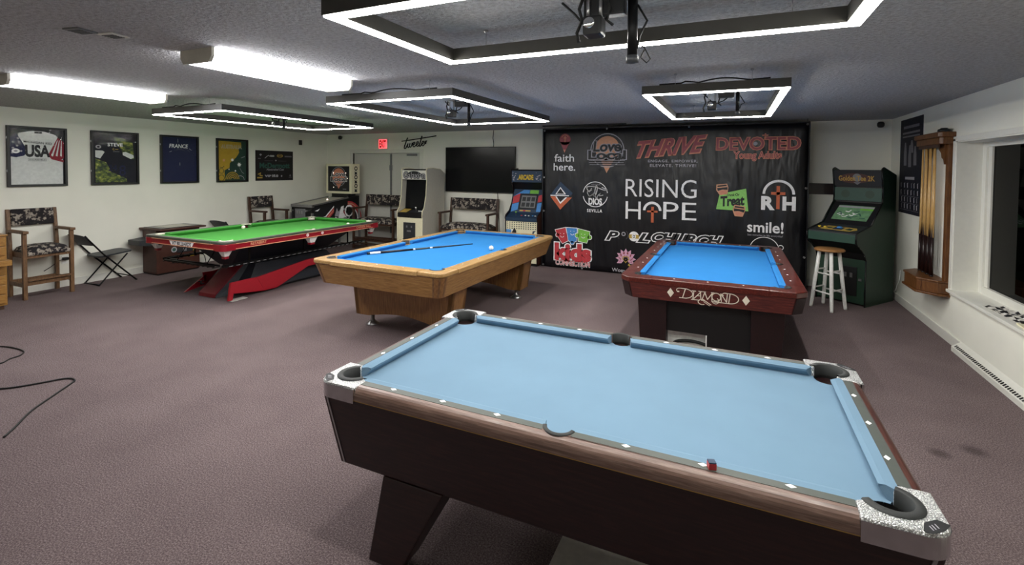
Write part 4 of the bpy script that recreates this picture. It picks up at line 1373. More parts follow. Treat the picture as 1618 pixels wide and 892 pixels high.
d.rect(-.305, .305, 1.215, 1.765, 'pr_black', 0)
d.disc(0, 1.545, .175, 'pr_salmon', 1); d.ring(0, 1.535, .205, .215, 'pr_grey', 1)
d.poly([(-.09, 1.40), (.09, 1.40), (0, 1.265)], 'pr_salmon', 1)
d.text('Love', -.19, .19, 1.545, 1.64, 'pr_white', 2, bold=.07, shear=.1); d.text('Love', -.19, .19, 1.545, 1.64, 'pr_black', 3, bold=.02, shear=.1)
d.text('Local', -.225, .225, 1.435, 1.53, 'pr_white', 2, bold=.07); d.text('Local', -.225, .225, 1.435, 1.53, 'pr_black', 3, bold=.02)
d.rect(-.15, .15, 1.405, 1.412, 'pr_grey', 2); d.rect(-.15, .15, 1.39, 1.396, 'pr_grey', 2)
d.rect(.12, .22, 1.25, 1.275, 'pr_dim', 1)
d.build('backglass', bb, loc=(0, 1.01, 0))
for (x, z) in ((-.15, 1.615), (.21, 1.615), (.255, 1.50), (-.14, 1.30)):
    m = MB().lathe([(.009, 0), (.007, .005), (0, .007)], (0, 0, 0), 12)
    o = m.build('lamp', 'lamp_warm', bb, loc=(x, 1.0065, z)); o.rotation_euler = (R(90), 0, 0)
d = Decal(base=.001)
d.rect(.015, .245, 1.19, 1.79, 'cream', 0)
for k in range(6):
    z = 1.24 + k * .095
    d.ring(.135, z, .025, .05, 'ink', 1) if k % 2 else d.poly([(.09, z - .04), (.18, z - .035), (.16, z), (.18, z + .035), (.135, z + .015), (.09, z + .04), (.10, z)], 'ink', 1)
d.build('side_art', bb, loc=(.3655, 1.01, 0), rz=PI / 2)

# ------------------------------------------------------------------ upright arcade machines
def side_pair(t, prof, hw, th, mat, edge=None):
    for sx in (-1, 1):
        x0, x1 = (hw - th, hw) if sx > 0 else (-hw, -hw + th)
        o = MB().prism(prof, x0, x1, 'x').build('side_panel', mat, t)
        if edge:
            m = MB()
            c_ = (x0 + x1) / 2
            pts = [Vector((0, p[0], p[1])) for p in prof]
            for i in range(len(pts) - 1):
                a, b_ = pts[i], pts[i + 1]
                m.tube([(c_, a.y, a.z), (c_, b_.y, b_.z)], th * .55, 6)
            m.build('edge_trim', edge, o)
def joystick(t, x, y, z, ball_mat, tilt=0):
    m = MB().tube([(0, 0, 0), (0, 0, .05)], .005, 8)
    o = m.build('joystick', 'steel', t, loc=(x, y, z))
    MB().lathe([(.016 * math.sin(PI * k / 8), .016 - .016 * math.cos(PI * k / 8)) for k in range(9)], (0, 0, .048), 12).build('ball_top', ball_mat, o)
def white_arcade():
    t = thing('arcade_machine', 'white upright arcade machine with a grey side, standing between the doors and the television', 'arcade machine', (-5.70, 8.15, 0), 0, 'upright arcade machines')
    prof = [(-.38, .0), (-.38, .78), (-.395, .80), (-.385, .90), (-.32, .97), (-.26, 1.20), (-.235, 1.52), (-.255, 1.70), (-.20, 1.735), (.0, 1.74), (.25, 1.71), (.36, 1.65), (.38, 1.58), (.38, 0)]
    side_pair(t, prof, .302, .018, 'grey_laminate', 'cream')
    m = MB().prism([(-.36, .06), (-.36, .77), (-.30, .85), (-.13, .90), (-.06, 1.30), (-.10, 1.50), (-.21, 1.52), (-.225, 1.69), (-.17, 1.72), (.20, 1.70), (.34, 1.62), (.36, .06)], -.283, .283, 'x')
    m.build('body', 'black_plastic', t)
    m = MB().box(-.283, .283, -.372, -.3605, .06, .775, bev=.003)
    f = m.build('front_panel', 'cream', t)
    m = MB().box(-.15, .13, -.384, -.3725, .33, .68, bev=.006)
    k = m.build('coin_door', 'dark_grey', f)
    m = MB().box(-.06, .03, -.39, -.3845, .5, .53).box(-.08, -.05, -.39, -.3845, .58, .62).box(.03, .06, -.39, -.3845, .58, .62)
    m.build('coin_slots', 'mid_grey', k)
    d = Decal(base=.0005)
    rnd = random.Random(3)
    for i in range(26):
        u, v = rnd.uniform(-.26, .26), rnd.uniform(.10, .30)
        a = rnd.uniform(0, PI)
        d.stroke([(u, v), (u + .05 * math.cos(a), v + .05 * math.sin(a)), (u + .05 * math.cos(a) + .03 * math.cos(a + 1.4), v + .05 * math.sin(a) + .03 * math.sin(a + 1.4))], .012, 'ink', i % 3)
    d.build('front_print', f, loc=(0, -.372, 0))
    m = MB().hexa([(-.283, -.388, .78), (.283, -.388, .78), (.283, -.31, .78), (-.283, -.31, .78)], [(-.283, -.388, .865), (.283, -.388, .865), (.283, -.14, .935), (-.283, -.14, .935)])
    c_ = m.build('control_panel', 'black_plastic', t)
    d = Decal(base=.001)
    d.rect(-.27, -.10, .03, .22, 'pr_gold', 0); d.rect(-.06, .27, .03, .20, 'dark_grey', 0)
    d.build('panel_print', c_, loc=(0, -.388, .8655), rx=R(-74.5))
    joystick(c_, .06, -.26, .90, 'white_plastic')
    for x in (.15, .2): MB().lathe([(.018, 0), (.018, .012), (0, .014)], (0, 0, 0), 12).build('button', 'white_plastic', c_, loc=(x, -.28, .897))
    MB().hexa([(-.275, -.15, .94), (.275, -.15, .94), (.275, -.14, .94), (-.275, -.14, .94)], [(-.275, -.105, 1.50), (.275, -.105, 1.50), (.275, -.095, 1.50), (-.275, -.095, 1.50)]).build('screen', 'screen', t)
    mq = MB().box(-.283, .283, -.238, -.2265, 1.515, 1.695, bev=.002).build('marquee', 'paper', t)
    d = Decal(base=.001)
    d.disc(0, 1.61, .16, 'ink', 0, ry=.07)
    d.text('Galaxian', -.25, .25, 1.54, 1.66, 'dark_grey', 1, bold=.09); d.text('Galaxian', -.25, .25, 1.54, 1.66, 'pr_grey', 2, bold=.0)
    d.build('marquee_print', mq, loc=(0, -.238, 0))
    return t
white_arcade()
def riser_arcade():
    t = thing('arcade_machine', 'dark blue arcade machine with yellow lettering, at the left edge of the black banner', 'arcade machine', (-3.46, 8.30, 0), 0, 'upright arcade machines')
    prof = [(-.25, .03), (-.25, .80), (-.275, .86), (-.255, .90), (-.10, .97), (.02, 1.12), (.10, 1.34), (.02, 1.45), (.0, 1.49), (-.02, 1.72), (.0, 1.745), (.29, 1.745), (.29, .03)]
    for sx, mt in ((-1, 'black_plastic'), (1, 'brown_laminate')):
        x0, x1 = (.302, .32) if sx > 0 else (-.32, -.302)
        o = MB().prism(prof, x0, x1, 'x').build('side_panel', mt, t)
        m = MB()
        for a, b_ in zip(prof[:-1], prof[1:-1]): m.tube([((x0 + x1) / 2, a[0], a[1]), ((x0 + x1) / 2, b_[0], b_[1])], .0105, 6)
        m.build('edge_trim', 'mahogany_dark', o)
    m = MB().prism([(-.235, .035), (-.235, .80), (-.24, .85), (-.06, .93), (.12, 1.36), (.04, 1.47), (.01, 1.49), (-.0, 1.71), (.02, 1.73), (.28, 1.73), (.28, .035)], -.3015, .3015, 'x')
    m.build('body', 'black_plastic', t)
    MB().box(-.30, .30, -.225, .27, 0, .0345).build('plinth', 'black_plastic', t)
    f = MB().box(-.30, .30, -.246, -.2355, .05, .79, bev=.002).build('front_panel', 'cream', t)
    d = Decal(base=.0005)
    for i in range(13):
        for j in range(4): d.rect(-.285 + i * .0455, -.262 + i * .0455, .655 + j * .036, .672 + j * .036, 'ink', 0)
    d.rect(-.30, -.20, .30, .64, 'pr_blue', 0); d.rect(.20, .30, .30, .64, 'cream', 0)
    for k in range(4): d.poly([(-.20, .46 + k * .05), (-.12, .48 + k * .05), (-.12, .505 + k * .05), (-.20, .485 + k * .05)], 'pr_salmon' if k % 2 == 0 else 'pr_white', 1)
    d.poly([(-.20, .56), (-.14, .68), (-.10, .62), (-.10, .50), (-.16, .50)], 'ink', 2)
    d.poly([(.20, .45), (.27, .52), (.24, .60), (.29, .64), (.22, .63)], 'pr_navy', 1)
    d.build('front_print', f, loc=(0, -.246, 0))
    k = MB().box(-.13, .18, -.256, -.2465, .34, .57, bev=.004).build('coin_door', 'black_plastic', f)
    m = MB().box(-.03, -.01, -.262, -.2565, .47, .52).box(.05, .07, -.262, -.2565, .47, .52)
    m.build('coin_slots', 'steel', k)
    m = MB().hexa([(-.30, -.262, .80), (.30, -.262, .80), (.30, -.24, .80), (-.30, -.24, .80)], [(-.30, -.272, .862), (.30, -.272, .862), (.30, -.07, .945), (-.30, -.07, .945)])
    c_ = m.build('control_panel', 'pr_navy', t)
    for i, (x, mt) in enumerate(((-.02, 'pr_red'), (.05, 'white_plastic'), (.12, 'white_plastic'), (.19, 'pr_blue'), (.25, 'white_plastic'))):
        o = MB().lathe([(.016, 0), (.016, .01), (0, .012)], (0, 0, 0), 12).build('button', mt, c_, loc=(x, -.20 + .02 * (i % 2), .895))
    joystick(c_, -.13, -.2, .89, 'pr_green')
    # monitor surround and dark screen, leaning back
    m = MB().hexa([(-.298, -.075, .945), (.298, -.075, .945), (.298, -.06, .94), (-.298, -.06, .94)], [(-.298, .108, 1.36), (.298, .108, 1.36), (.298, .125, 1.355), (-.298, .125, 1.355)])
    s_ = m.build('monitor_bezel', 'pr_navy', t)
    ang = math.atan2(.183, .415)
    d = Decal(base=.001)
    d.rect(-.16, .20, .06, .36, 'ink', 2)
    cs = ['pr_red', 'pr_blue', 'pr_navy', 'pr_green', 'pr_gold', 'pr_navy']
    d.poly([(-.29, .16), (-.29, .30), (-.16, .38), (-.16, .20)], 'pr_red', 1); d.poly([(-.29, .0), (-.29, .15), (-.16, .19), (-.16, .05)], 'pr_blue', 1)
    d.poly([(-.29, .31), (-.10, .44), (.02, .44), (.02, .37), (-.16, .37)], 'pr_blue', 1); d.poly([(.03, .37), (.03, .44), (.20, .44), (.20, .37)], 'pr_green', 1)
    d.poly([(.21, .20), (.21, .33), (.29, .36), (.29, .22)], 'pr_red', 1); d.poly([(.21, .02), (.21, .18), (.29, .20), (.29, .02)], 'pr_blue', 1)
    d.rect(-.12, .10, .02, .045, 'pr_gold', 1); d.rect(-.05, .0, .02, .045, 'pr_red', 2)
    d.rect(-.12, .17, .09, .33, 'mid_grey', 3)
    for i in range(3):
        for j in range(2): d.rect(-.10 + i * .09, -.03 + i * .09, .11 + j * .11, .19 + j * .11, 'dark_grey', 4)
    o = d.build('screen', s_, loc=(0, -.075, .945)); o.rotation_euler = (-ang, 0, 0)
    mq = MB().box(-.30, .30, -.022, -.0005, 1.495, 1.705, bev=.003).build('marquee', 'pr_navy', t)
    d = Decal(base=.001)
    d.text('ARCADE', -.16, .13, 1.545, 1.63, 'pr_black', 0, bold=.10); d.text('ARCADE', -.16, .13, 1.545, 1.63, 'yellow', 1, bold=.05)
    rnd = random.Random(5)
    for i in range(18): d.disc(rnd.choice([rnd.uniform(-.28, -.18), rnd.uniform(.15, .28)]), rnd.uniform(1.52, 1.68), rnd.uniform(.004, .012), 'pr_grey', 0, 8)
    d.stroke([(.20, 1.60), (.27, 1.63)], .012, 'pr_grey', 1); d.disc(.20, 1.56, .018, 'pr_grey', 1, 10)
    d.build('marquee_print', mq, loc=(0, -.022, 0))
riser_arcade()
def green_arcade():
    t = thing('arcade_machine', 'dark green golf arcade machine in the right back corner behind the white stool', 'arcade machine', (1.531, 8.023, 0), -R(36), 'upright arcade machines')
    prof = [(-.36, .0), (-.36, .60), (-.40, .68), (-.50, .76), (-.565, .80), (-.61, .835), (-.62, .95), (-.60, .965), (-.26, 1.04), (.02, 1.33), (.03, 1.40), (.02, 1.56), (-.015, 1.78), (.03, 1.80), (.36, 1.70), (.36, 0)]
    side_pair(t, prof, .31, .018, 'green_laminate', 'black_plastic')
    m = MB().prism([(-.345, .02), (-.345, .60), (-.39, .69), (-.55, .80), (-.60, .84), (-.60, .94), (-.25, 1.015), (.05, 1.32), (.05, 1.55), (.02, 1.77), (.33, 1.68), (.345, .02)], -.291, .291, 'x')
    m.build('body', 'black_plastic', t)
    f = MB().box(-.29, .29, -.352, -.3455, .03, .60, bev=.002).build('front_panel', 'green_laminate', t)
    k = MB().box(.0, .20, -.362, -.3525, .12, .50, bev=.004).build('coin_door', 'black_plastic', f)
    m = MB().box(.05, .08, -.368, -.3625, .36, .42).box(.12, .15, -.368, -.3625, .36, .42).box(.22, .26, -.366, -.353, .33, .36)
    m.build('coin_slots', 'steel', k)
    MB().box(-.288, .288, -.615, -.6005, .835, .945, bev=.003).build('apron_panel', 'green_panel', t)
    m = MB().hexa([(-.288, -.60, .945), (.288, -.60, .945), (.288, -.26, 1.018), (-.288, -.26, 1.018)], [(-.288, -.60, .962), (.288, -.60, .962), (.288, -.26, 1.035), (-.288, -.26, 1.035)])
    c_ = m.build('control_panel', 'dark_grey', t)
    d = Decal(base=.001)
    d.poly([(-.20, .08), (.18, .06), (.24, .14), (.20, .22), (-.16, .24)], 'pr_gold', 0)
    d.poly([(-.05, .10), (.07, .10), (.07, .20), (-.05, .20)], 'pr_navy', 1)
    d.poly([(.10, .12), (.18, .10), (.18, .18), (.12, .19)], 'green_panel', 1); d.disc(-.10, .16, .03, 'green_panel', 1)
    o = d.build('panel_print', c_, loc=(0, -.60, .962)); o.rotation_euler = (R(-77.9), 0, 0)
    for x in (-.23, -.16):
        MB().lathe([(.02, 0), (.02, .012), (.012, .018), (0, .018)], (0, 0, 0), 14).build('button', 'yellow', c_, loc=(x, -.45, .994))
    MB().lathe([(.035 * math.cos(PI / 2 * k / 6), .022 * math.sin(PI / 2 * k / 6)) for k in range(7)], (0, 0, 0), 16).build('track_ball', 'pr_blue', c_, loc=(.01, -.42, 1.0005))
    ang = math.atan2(.27, .28)
    d = Decal(base=.006)
    d.rect(-.285, .285, .0, .40, 'pr_black', 0)
    d.poly([(-.22, .08), (.215, .08), (.235, .34), (-.20, .34)], 'pr_fairway', 1)
    d.poly([(-.20, .30), (.235, .30), (.235, .33), (-.20, .33)], 'pr_grey', 2); d.poly([(.08, .265), (.232, .265), (.232, .295), (.08, .295)], 'pr_green', 2)
    rnd = random.Random(9)
    for i in range(12):
        u, v = rnd.uniform(-.18, .16), rnd.uniform(.12, .26)
        d.stroke([(u, v), (u + .04, v + rnd.uniform(-.02, .03)), (u + .06, v + rnd.uniform(-.03, .03))], .014, 'pr_teal' if i % 2 else 'pr_white', 3 + i % 2)
    o = d.build('screen', t, loc=(0, -.245, 1.03)); o.rotation_euler = (-ang, 0, 0)
    k = MB().box(-.289, .289, .024, .04, 1.345, 1.525, bev=.003).build('speaker_panel', 'green_panel', t)
    for x in (-.15, .15): 
        d = Decal(base=.0005); d.disc(x, 1.44, .055, 'green_laminate', 0)
        d.build('speaker_grille', k, loc=(0, .024, 0))
    m = MB().hexa([(-.289, .018, 1.545), (.289, .018, 1.545), (.289, .04, 1.545), (-.289, .04, 1.545)], [(-.289, -.012, 1.765), (.289, -.012, 1.765), (.289, .02, 1.765), (-.289, .02, 1.765)])
    mq = m.build('marquee', 'pr_black', t)
    d = Decal(base=.001)
    d.disc(-.03, .11, .20, 'brown_laminate', 0, ry=.07); d.disc(-.0, .12, .055, 'mid_grey', 1); d.poly([(-.05, .06), (.05, .06), (.0, .02)], 'pr_dim', 1)
    d.text('Golden Tee 2K', -.23, .21, .075, .145, 'gold', 2, bold=.02)
    o = d.build('marquee_print', mq, loc=(0, .018, 1.545)); o.rotation_euler = (R(7.8), 0, 0)
green_arcade()

# ------------------------------------------------------------------ bar stool
t = thing('bar_stool', 'white bar stool with a round brown wooden seat, in front of the green arcade machine', 'stool', (1.13, 7.325, 0), R(0))
MB().lathe([(0, .735), (.155, .735), (.168, .742), (.168, .758), (.155, .768), (0, .770)], (0, 0, 0), 36).build('seat', 'stool_wood', t)
lg = [(-.186, .015), (.005, -.231), (.19, .012), (-.02, .232)]
tops = [(-.105, .01), (.003, -.105), (.105, .008), (-.01, .105)]
at_ = lambda i, z: (lg[i][0] + (tops[i][0] - lg[i][0]) * z / .734, lg[i][1] + (tops[i][1] - lg[i][1]) * z / .734, z)
for i in range(4):
    MB().tube([at_(i, 0), at_(i, .02), at_(i, .35), at_(i, .734)], [.019, .02, .023, .021], 12).build('leg', 'white_plastic', t)
for z, k in ((.235, 0), (.47, 1)):
    for i in range(4):
        zz = z + (.02 if i % 2 else -.02)
        MB().tube([at_(i, zz), at_((i + 1) % 4, zz)], .0105, 8).build('rung', 'white_plastic', t)

# ------------------------------------------------------------------ television
t = thing('television', 'large black flat television mounted on the back wall above the floral bench', 'television', (-4.615, 8.60, 1.265))
MB().box(-.785, .785, -.02, .02, 0, .905, bev=.005).build('housing', 'black_plastic', t)
MB().box(-.775, .775, -.0225, -.0203, .014, .893).build('screen', 'screen', t)
MB().box(-.2, .2, .0205, .049, .25, .65).build('wall_bracket', 'black_metal', t)
m = MB().tube([(0, 0, .325), (-.012, 0, .17), (.006, 0, .05), (0, 0, 0)], .006, 6)
tag(m.build('cable', 'black_rubber', loc=(-4.33, 8.64, 2.172)), 'thin black cable running up the wall from the television to the ceiling', 'cable')
m = MB().tube([(-.02, 0, .0), (.0, 0, -.25), (.02, -.0, -.6), (.03, 0, -.95)], .006, 6)
tag(m.build('cable', 'black_rubber', loc=(-4.21, 8.64, 1.262)), 'thin black cable hanging down the wall below the television', 'cable')

# ------------------------------------------------------------------ exit sign, wall lettering, small wall devices
t = thing('exit_sign', 'small red lit EXIT sign above the white double doors', 'sign', (-7.035, 8.65, 2.155))
MB().box(-.118, .118, -.045, -.0005, 0, .215, bev=.006).build('housing', 'white_plastic', t)
MB().box(-.11, .11, -.052, -.0455, .008, .207, bev=.001).build('lit_face', 'exit_red', t)
d = Decal(base=.0008)
d.text('EXIT', -.088, .088, .035, .18, 'sign_red', 0, bold=.04)
d.build('lettering', t, loc=(0, -.052, 0))
MB().lathe([(0, -.018), (.012, -.014), (.014, 0), (0, 0)], (0, -.02, -.0005), 10).build('indicator', 'white_plastic', t)
t = thing('wall_lettering', 'black script word with a long bar across it, on the back wall above the doors', 'sign', (-6.10, 8.648, 2.19))
def script(name, pts, r):
    MB().tube([(p[0], -.008, p[1]) for p in pts], r, 6).build(name, 'black_metal', t)
def cur(pts, n=6):
    o = []
    P_ = [Vector((p[0], p[1])) for p in pts]
    for i in range(len(P_) - 1):
        p0, p1, p2, p3 = P_[max(i - 1, 0)], P_[i], P_[i + 1], P_[min(i + 2, len(P_) - 1)]
        for k in range(n):
            u = k / n
            o.append(tuple(.5 * ((2 * p1) + (-p0 + p2) * u + (2 * p0 - 5 * p1 + 4 * p2 - p3) * u * u + (-p0 + 3 * p1 - 3 * p2 + p3) * u ** 3)))
    return o + [tuple(P_[-1])]
script('long_bar', [(-.45, .125), (-.2, .15), (.43, .225)], .011)
script('letter', cur([(-.30, .20), (-.36, .06), (-.385, -.02), (-.35, -.03), (-.31, .03), (-.285, .075)]), .012)                       # t
script('letter', cur([(-.285, .075), (-.30, .01), (-.27, -.01), (-.24, .05), (-.235, .075), (-.25, .02), (-.22, -.005), (-.19, .04), (-.175, .09)]), .011)   # w
script('letter', cur([(-.17, .03), (-.12, .06), (-.11, .095), (-.145, .09), (-.16, .03), (-.13, 0), (-.09, .03)]), .011)                 # e
script('letter', cur([(-.09, .03), (-.03, .065), (-.02, .105), (-.055, .10), (-.07, .04), (-.04, .01), (.0, .04)]), .011)               # e
script('letter', cur([(.075, .23), (.03, .10), (.005, .03), (.03, .01), (.06, .05)]), .012)                                             # t
script('letter', cur([(.06, .05), (.11, .08), (.12, .115), (.085, .11), (.07, .05), (.10, .02), (.14, .06)]), .011)                     # e
script('letter', cur([(.14, .06), (.16, .125), (.165, .06), (.175, .10), (.20, .13)]), .011)                                            # r
def wall_cam(loc, rz, label, name='wall_camera'):
    t = thing(name, label, 'camera', loc, rz, 'small black cameras high on the walls')
    MB().tube([(0, -.001, .02), (0, -.05, .01)], .012, 8).build('mount', 'dark_grey', t)
    MB().lathe([(0, -.045), (.03, -.04), (.045, -.015), (.045, .02), (.03, .04), (0, .045)], (0, -.075, 0), 16).build('housing', 'black_plastic', t)
wall_cam((-8.24, 8.65, 2.42), 0, 'small round black camera high on the back wall left of the exit sign')
wall_cam((1.90, 8.65, 2.42), 0, 'small round black camera high on the back wall above the green arcade machine')
t = thing('wall_sensor', 'small black box high on the left wall to the right of the cue maker banner', 'sensor', (-8.70, 7.84, 2.275), PI / 2)
MB().box(-.03, .03, -.045, -.0005, -.055, .055, bev=.008).build('body', 'black_plastic', t)
MB().lathe([(.016, 0), (.012, .008), (0, .01)], (0, 0, 0), 12).build('lens', 'dark_grey', t, loc=(0, -.0455, .015)).rotation_euler = (R(90), 0, 0)
t = thing('wall_outlet', 'white wall outlet with a black plug behind the tall floral armchair at the left', 'outlet', (-8.70, 3.66, .385), PI / 2)
MB().box(-.038, .038, -.008, -.0005, -.058, .058, bev=.003).build('plate', 'white_plastic', t)
MB().box(-.035, .03, -.06, -.0085, .0, .04, bev=.008).build('plug', 'black_plastic', t)
MB().tube([(-.03, -.045, .02), (-.09, -.05, .0), (-.16, -.02, -.07), (-.24, -.018, -.12)], .005, 6).build('cord', 'black_rubber', t)

# ------------------------------------------------------------------ framed jerseys on the left wall
GJ = 'framed sports jerseys on the left wall'
def jersey_frame(y, label):
    t = thing('framed_jersey', label, 'picture', (-8.70, y, 1.445), PI / 2, GJ)
    m = MB()
    a, h_ = .318, .815
    m.box(-a, -a + .028, -.045, -.0005, 0, h_, bev=.003).box(a - .028, a, -.045, -.0005, 0, h_, bev=.003)
    m.box(-a + .028, a - .028, -.045, -.0005, 0, .028, bev=.003).box(-a + .028, a - .028, -.045, -.0005, h_ - .028, h_, bev=.003)
    m.build('frame', 'black_plastic', t)
    MB().box(-a + .027, a - .027, -.012, -.001, .027, h_ - .027).build('backing', 'ink', t)
    MB().box(-a + .027, a - .027, -.040, -.037, .027, h_ - .027).build('pane', 'pane', t)
    for z in (.2, .64): MB().box(-a - .006, -a - .0003, -.035, -.02, z, z + .03).build('hinge', 'steel', t)
    return t
t = jersey_frame(3.38, 'framed white sports jersey with USA lettering, leftmost on the left wall')
d = Decal(base=.013)
d.poly([(-.275, .03), (.275, .03), (.275, .42), (.29, .50), (.20, .715), (.07, .755), (-.07, .755), (-.19, .72), (-.29, .50), (-.275, .42)], 'jersey_white', 0)
d.poly([(-.29, .46), (-.29, .66), (-.21, .71), (-.10, .48), (-.14, .42), (-.22, .395), (-.285, .405)], 'jersey_navy', 1)
d.poly([(.29, .40), (.29, .62), (.22, .68), (.11, .43), (.15, .39), (.24, .355)], 'flag_red', 1)
for k in range(3): d.poly([(.145 + k * .05, .425), (.165 + k * .05, .415), (.222 + k * .022, .64), (.215 + k * .022, .645)], 'jersey_white', 2)
d.poly([(.11, .43), (.15, .375), (.28, .335), (.29, .36), (.16, .40)], 'flag_red', 3)
for (u, v) in ((-.25, .60), (-.21, .55), (-.25, .52), (-.19, .60), (-.17, .48), (-.26, .455), (-.2, .65)): d.disc(u, v, .013, 'pr_grey', 2, 5)
d.ring(-.225, .48, .018, .042, 'pr_white', 3, k=.75); d.disc(-.225, .48, .02, 'pr_grey', 3, ry=.012)
d.text('MICHIGAN KID', -.145, .155, .595, .625, 'ink', 2, bold=.02, skew=-.02)
d.text('USA', -.125, .125, .41, .56, 'ink', 3, bold=.045)
d.rect(-.10, .095, .348, .382, 'mid_grey', 2); d.rect(-.096, .091, .352, .378, 'jersey_white', 3); d.text('INCREDIBLE', -.088, .083, .357, .373, 'ink', 4, bold=.02)
d.rect(-.03, .05, .725, .75, 'ink', 2)
d.build('jersey', t)
t = jersey_frame(4.305, 'framed dark jersey with leaf camouflage and the word STEVE, second on the left wall')
d = Decal(base=.013)
d.poly([(-.28, .03), (.28, .03), (.28, .74), (.08, .76), (-.28, .76)], 'jersey_dark', 0)
d.poly([(-.26, .04), (.15, .04), (.15, .09), (-.06, .20), (-.12, .34), (-.26, .40)], 'leafy', 1)
d.poly([(-.02, .73), (.10, .72), (.24, .66), (.26, .40), (.20, .40), (.10, .50), (.05, .60)], 'leafy', 1)
d.poly([(-.26, .42), (-.20, .40), (-.14, .50), (-.17, .52), (-.26, .52)], 'jersey_white', 2)
d.poly([(.10, .46), (.21, .40), (.255, .42), (.25, .46), (.14, .51), (.10, .50)], 'jersey_white', 2)
d.ring(-.22, .575, .018, .036, 'pr_grey', 2, k=.75)
d.text('STEVE', -.10, .10, .59, .64, 'pr_white', 3, bold=.02)
d.ring(-.02, .545, .010, .016, 'pr_gold', 3, R(60), R(330)); d.rect(-.03, .055, .505, .512, 'mid_grey', 3); d.rect(.0, .04, .54, .548, 'pr_gold', 3)
d.text('24', -.10, .02, .21, .31, 'jersey_navy', 3); d.text('8', .05, .14, .14, .30, 'jersey_navy', 3)
d.build('jersey', t)
t = jersey_frame(5.27, 'framed plain navy jersey with the word FRANCE, third on the left wall')
d = Decal(base=.013)
d.rect(-.285, .285, .03, .785, 'jersey_navy', 0)
d.text('FRANCE', -.17, .14, .605, .67, 'pr_white', 1, bold=.015, shear=.12)
d.ring(.0, .44, .14, .145, 'pr_dim', 1, R(50), R(130)); d.ring(.02, .42, .19, .194, 'pr_dim', 1, R(40), R(100))
d.stroke([(-.03, .70), (-.03, .76)], .006, 'pr_grey', 1); d.stroke([(-.17, .53), (-.13, .55)], .006, 'pr_grey', 1); d.stroke([(.16, .60), (.20, .57)], .006, 'pr_grey', 1)
d.disc(0, .33, .01, 'pr_dim', 1, ry=.03)
d.build('jersey', t)
t = jersey_frame(6.24, 'framed gold and dark green jersey with star shapes, fourth on the left wall')
d = Decal(base=.013)
d.rect(-.285, .285, .03, .785, 'jersey_green', 0)
d.poly([(-.275, .03), (-.15, .03), (-.16, .22), (-.06, .27), (-.05, .36), (.08, .47), (.14, .56), (.13, .63), (.19, .68), (.18, .76), (-.275, .77)], 'jersey_gold', 1)
d.text('AUSTRALIA', -.22, .19, .635, .70, 'pr_grey', 2, bold=.05); d.text('AUSTRALIA', -.22, .19, .635, .70, 'pr_gold', 3)
def star(u, v, r, m, lay):
    d.poly([(u + (r if k % 2 == 0 else r * .45) * math.cos(PI / 7 * k + .2), v + (r if k % 2 == 0 else r * .45) * math.sin(PI / 7 * k + .2)) for k in range(14)], m, lay)
star(.14, .33, .05, 'pr_white', 2); star(-.0, .42, .038, 'pr_white', 2); star(-.17, .41, .035, 'pr_tan', 2); star(-.07, .24, .018, 'pr_white', 2); star(.06, .21, .022, 'pr_white', 2)
for k in range(4): d.ring(.0, .05, .03 + k * .032, .045 + k * .032, 'jersey_gold', 2, R(0), R(180))
d.ring(-.22, .21, .04, .05, 'jersey_green', 2); d.ring(-.22, .08, .05, .06, 'jersey_green', 2)
d.stroke([(.15, .27), (.20, .18), (.24, .16)], .006, 'pr_grey', 2); d.ring(.16, .03, .08, .09, 'pr_grey', 2, 0, R(120)); d.stroke([(.18, .46), (.26, .49)], .008, 'pr_grey', 2)
d.stroke([(-.25, .28), (-.20, .27), (-.17, .30)], .01, 'jersey_green', 2)
d.build('jersey', t)
# cue maker banner
t = thing('sponsor_banner', 'wide black cue maker banner with green lettering, rightmost picture on the left wall', 'banner', (-8.70, 7.195, 1.455), PI / 2)
MB().box(-.455, .455, -.008, -.001, 0, .615).build('sheet', 'pr_black', t)
d = Decal(base=.009)
for (u0, u1, v0, v1) in ((-.45, .45, .005, .012), (-.45, .45, .603, .61)): d.rect(u0, u1, v0, v1, 'ink', 0)
d.text('McDermott', -.36, .36, .26, .36, 'pr_teal', 0, bold=.04)
d.text('Handcrafted Cues', -.20, .22, .205, .25, 'pr_grey', 0, bold=.01, shear=.3)
d.text('VIP', -.24, -.10, .075, .115, 'pr_grey', 0, bold=.06); d.text('MR', -.07, .01, .075, .12, 'pr_grey', 0, bold=.08); d.disc(.05, .095, .028, 'pr_grey', 0)
d.disc(.16, .09, .02, 'pr_grey', 0, 6); d.disc(.38, .10, .022, 'pr_dim', 0); d.rect(.34, .42, .055, .065, 'pr_dim', 0)
d.stroke([(-.40, .13), (-.34, .16), (-.36, .11), (-.30, .10)], .016, 'pr_gold', 0); d.rect(-.42, -.30, .05, .075, 'pr_gold', 0)
d.poly([(-.37, .53), (-.34, .50), (-.31, .53), (-.34, .55)], 'pr_grey', 0); d.rect(-.40, -.34, .44, .46, 'pr_dim', 0)
d.stroke([(-.24, .46), (-.16, .52), (-.13, .50)], .014, 'pr_grey', 0); d.rect(-.12, -.02, .49, .525, 'pr_grey', 0)
d.ring(.12, .515, .06, .075, 'pr_gold', 0, k=.45); d.rect(.07, .17, .505, .52, 'pr_gold', 0); d.rect(.24, .42, .49, .52, 'pr_dim', 0)
d.poly([(.0, .42), (.02, .395), (.04, .42), (.02, .43)], 'pr_grey', 0); d.rect(-.25, -.05, .405, .409, 'pr_dim', 0); d.rect(.08, .28, .405, .409, 'pr_dim', 0)
d.build('print', t)

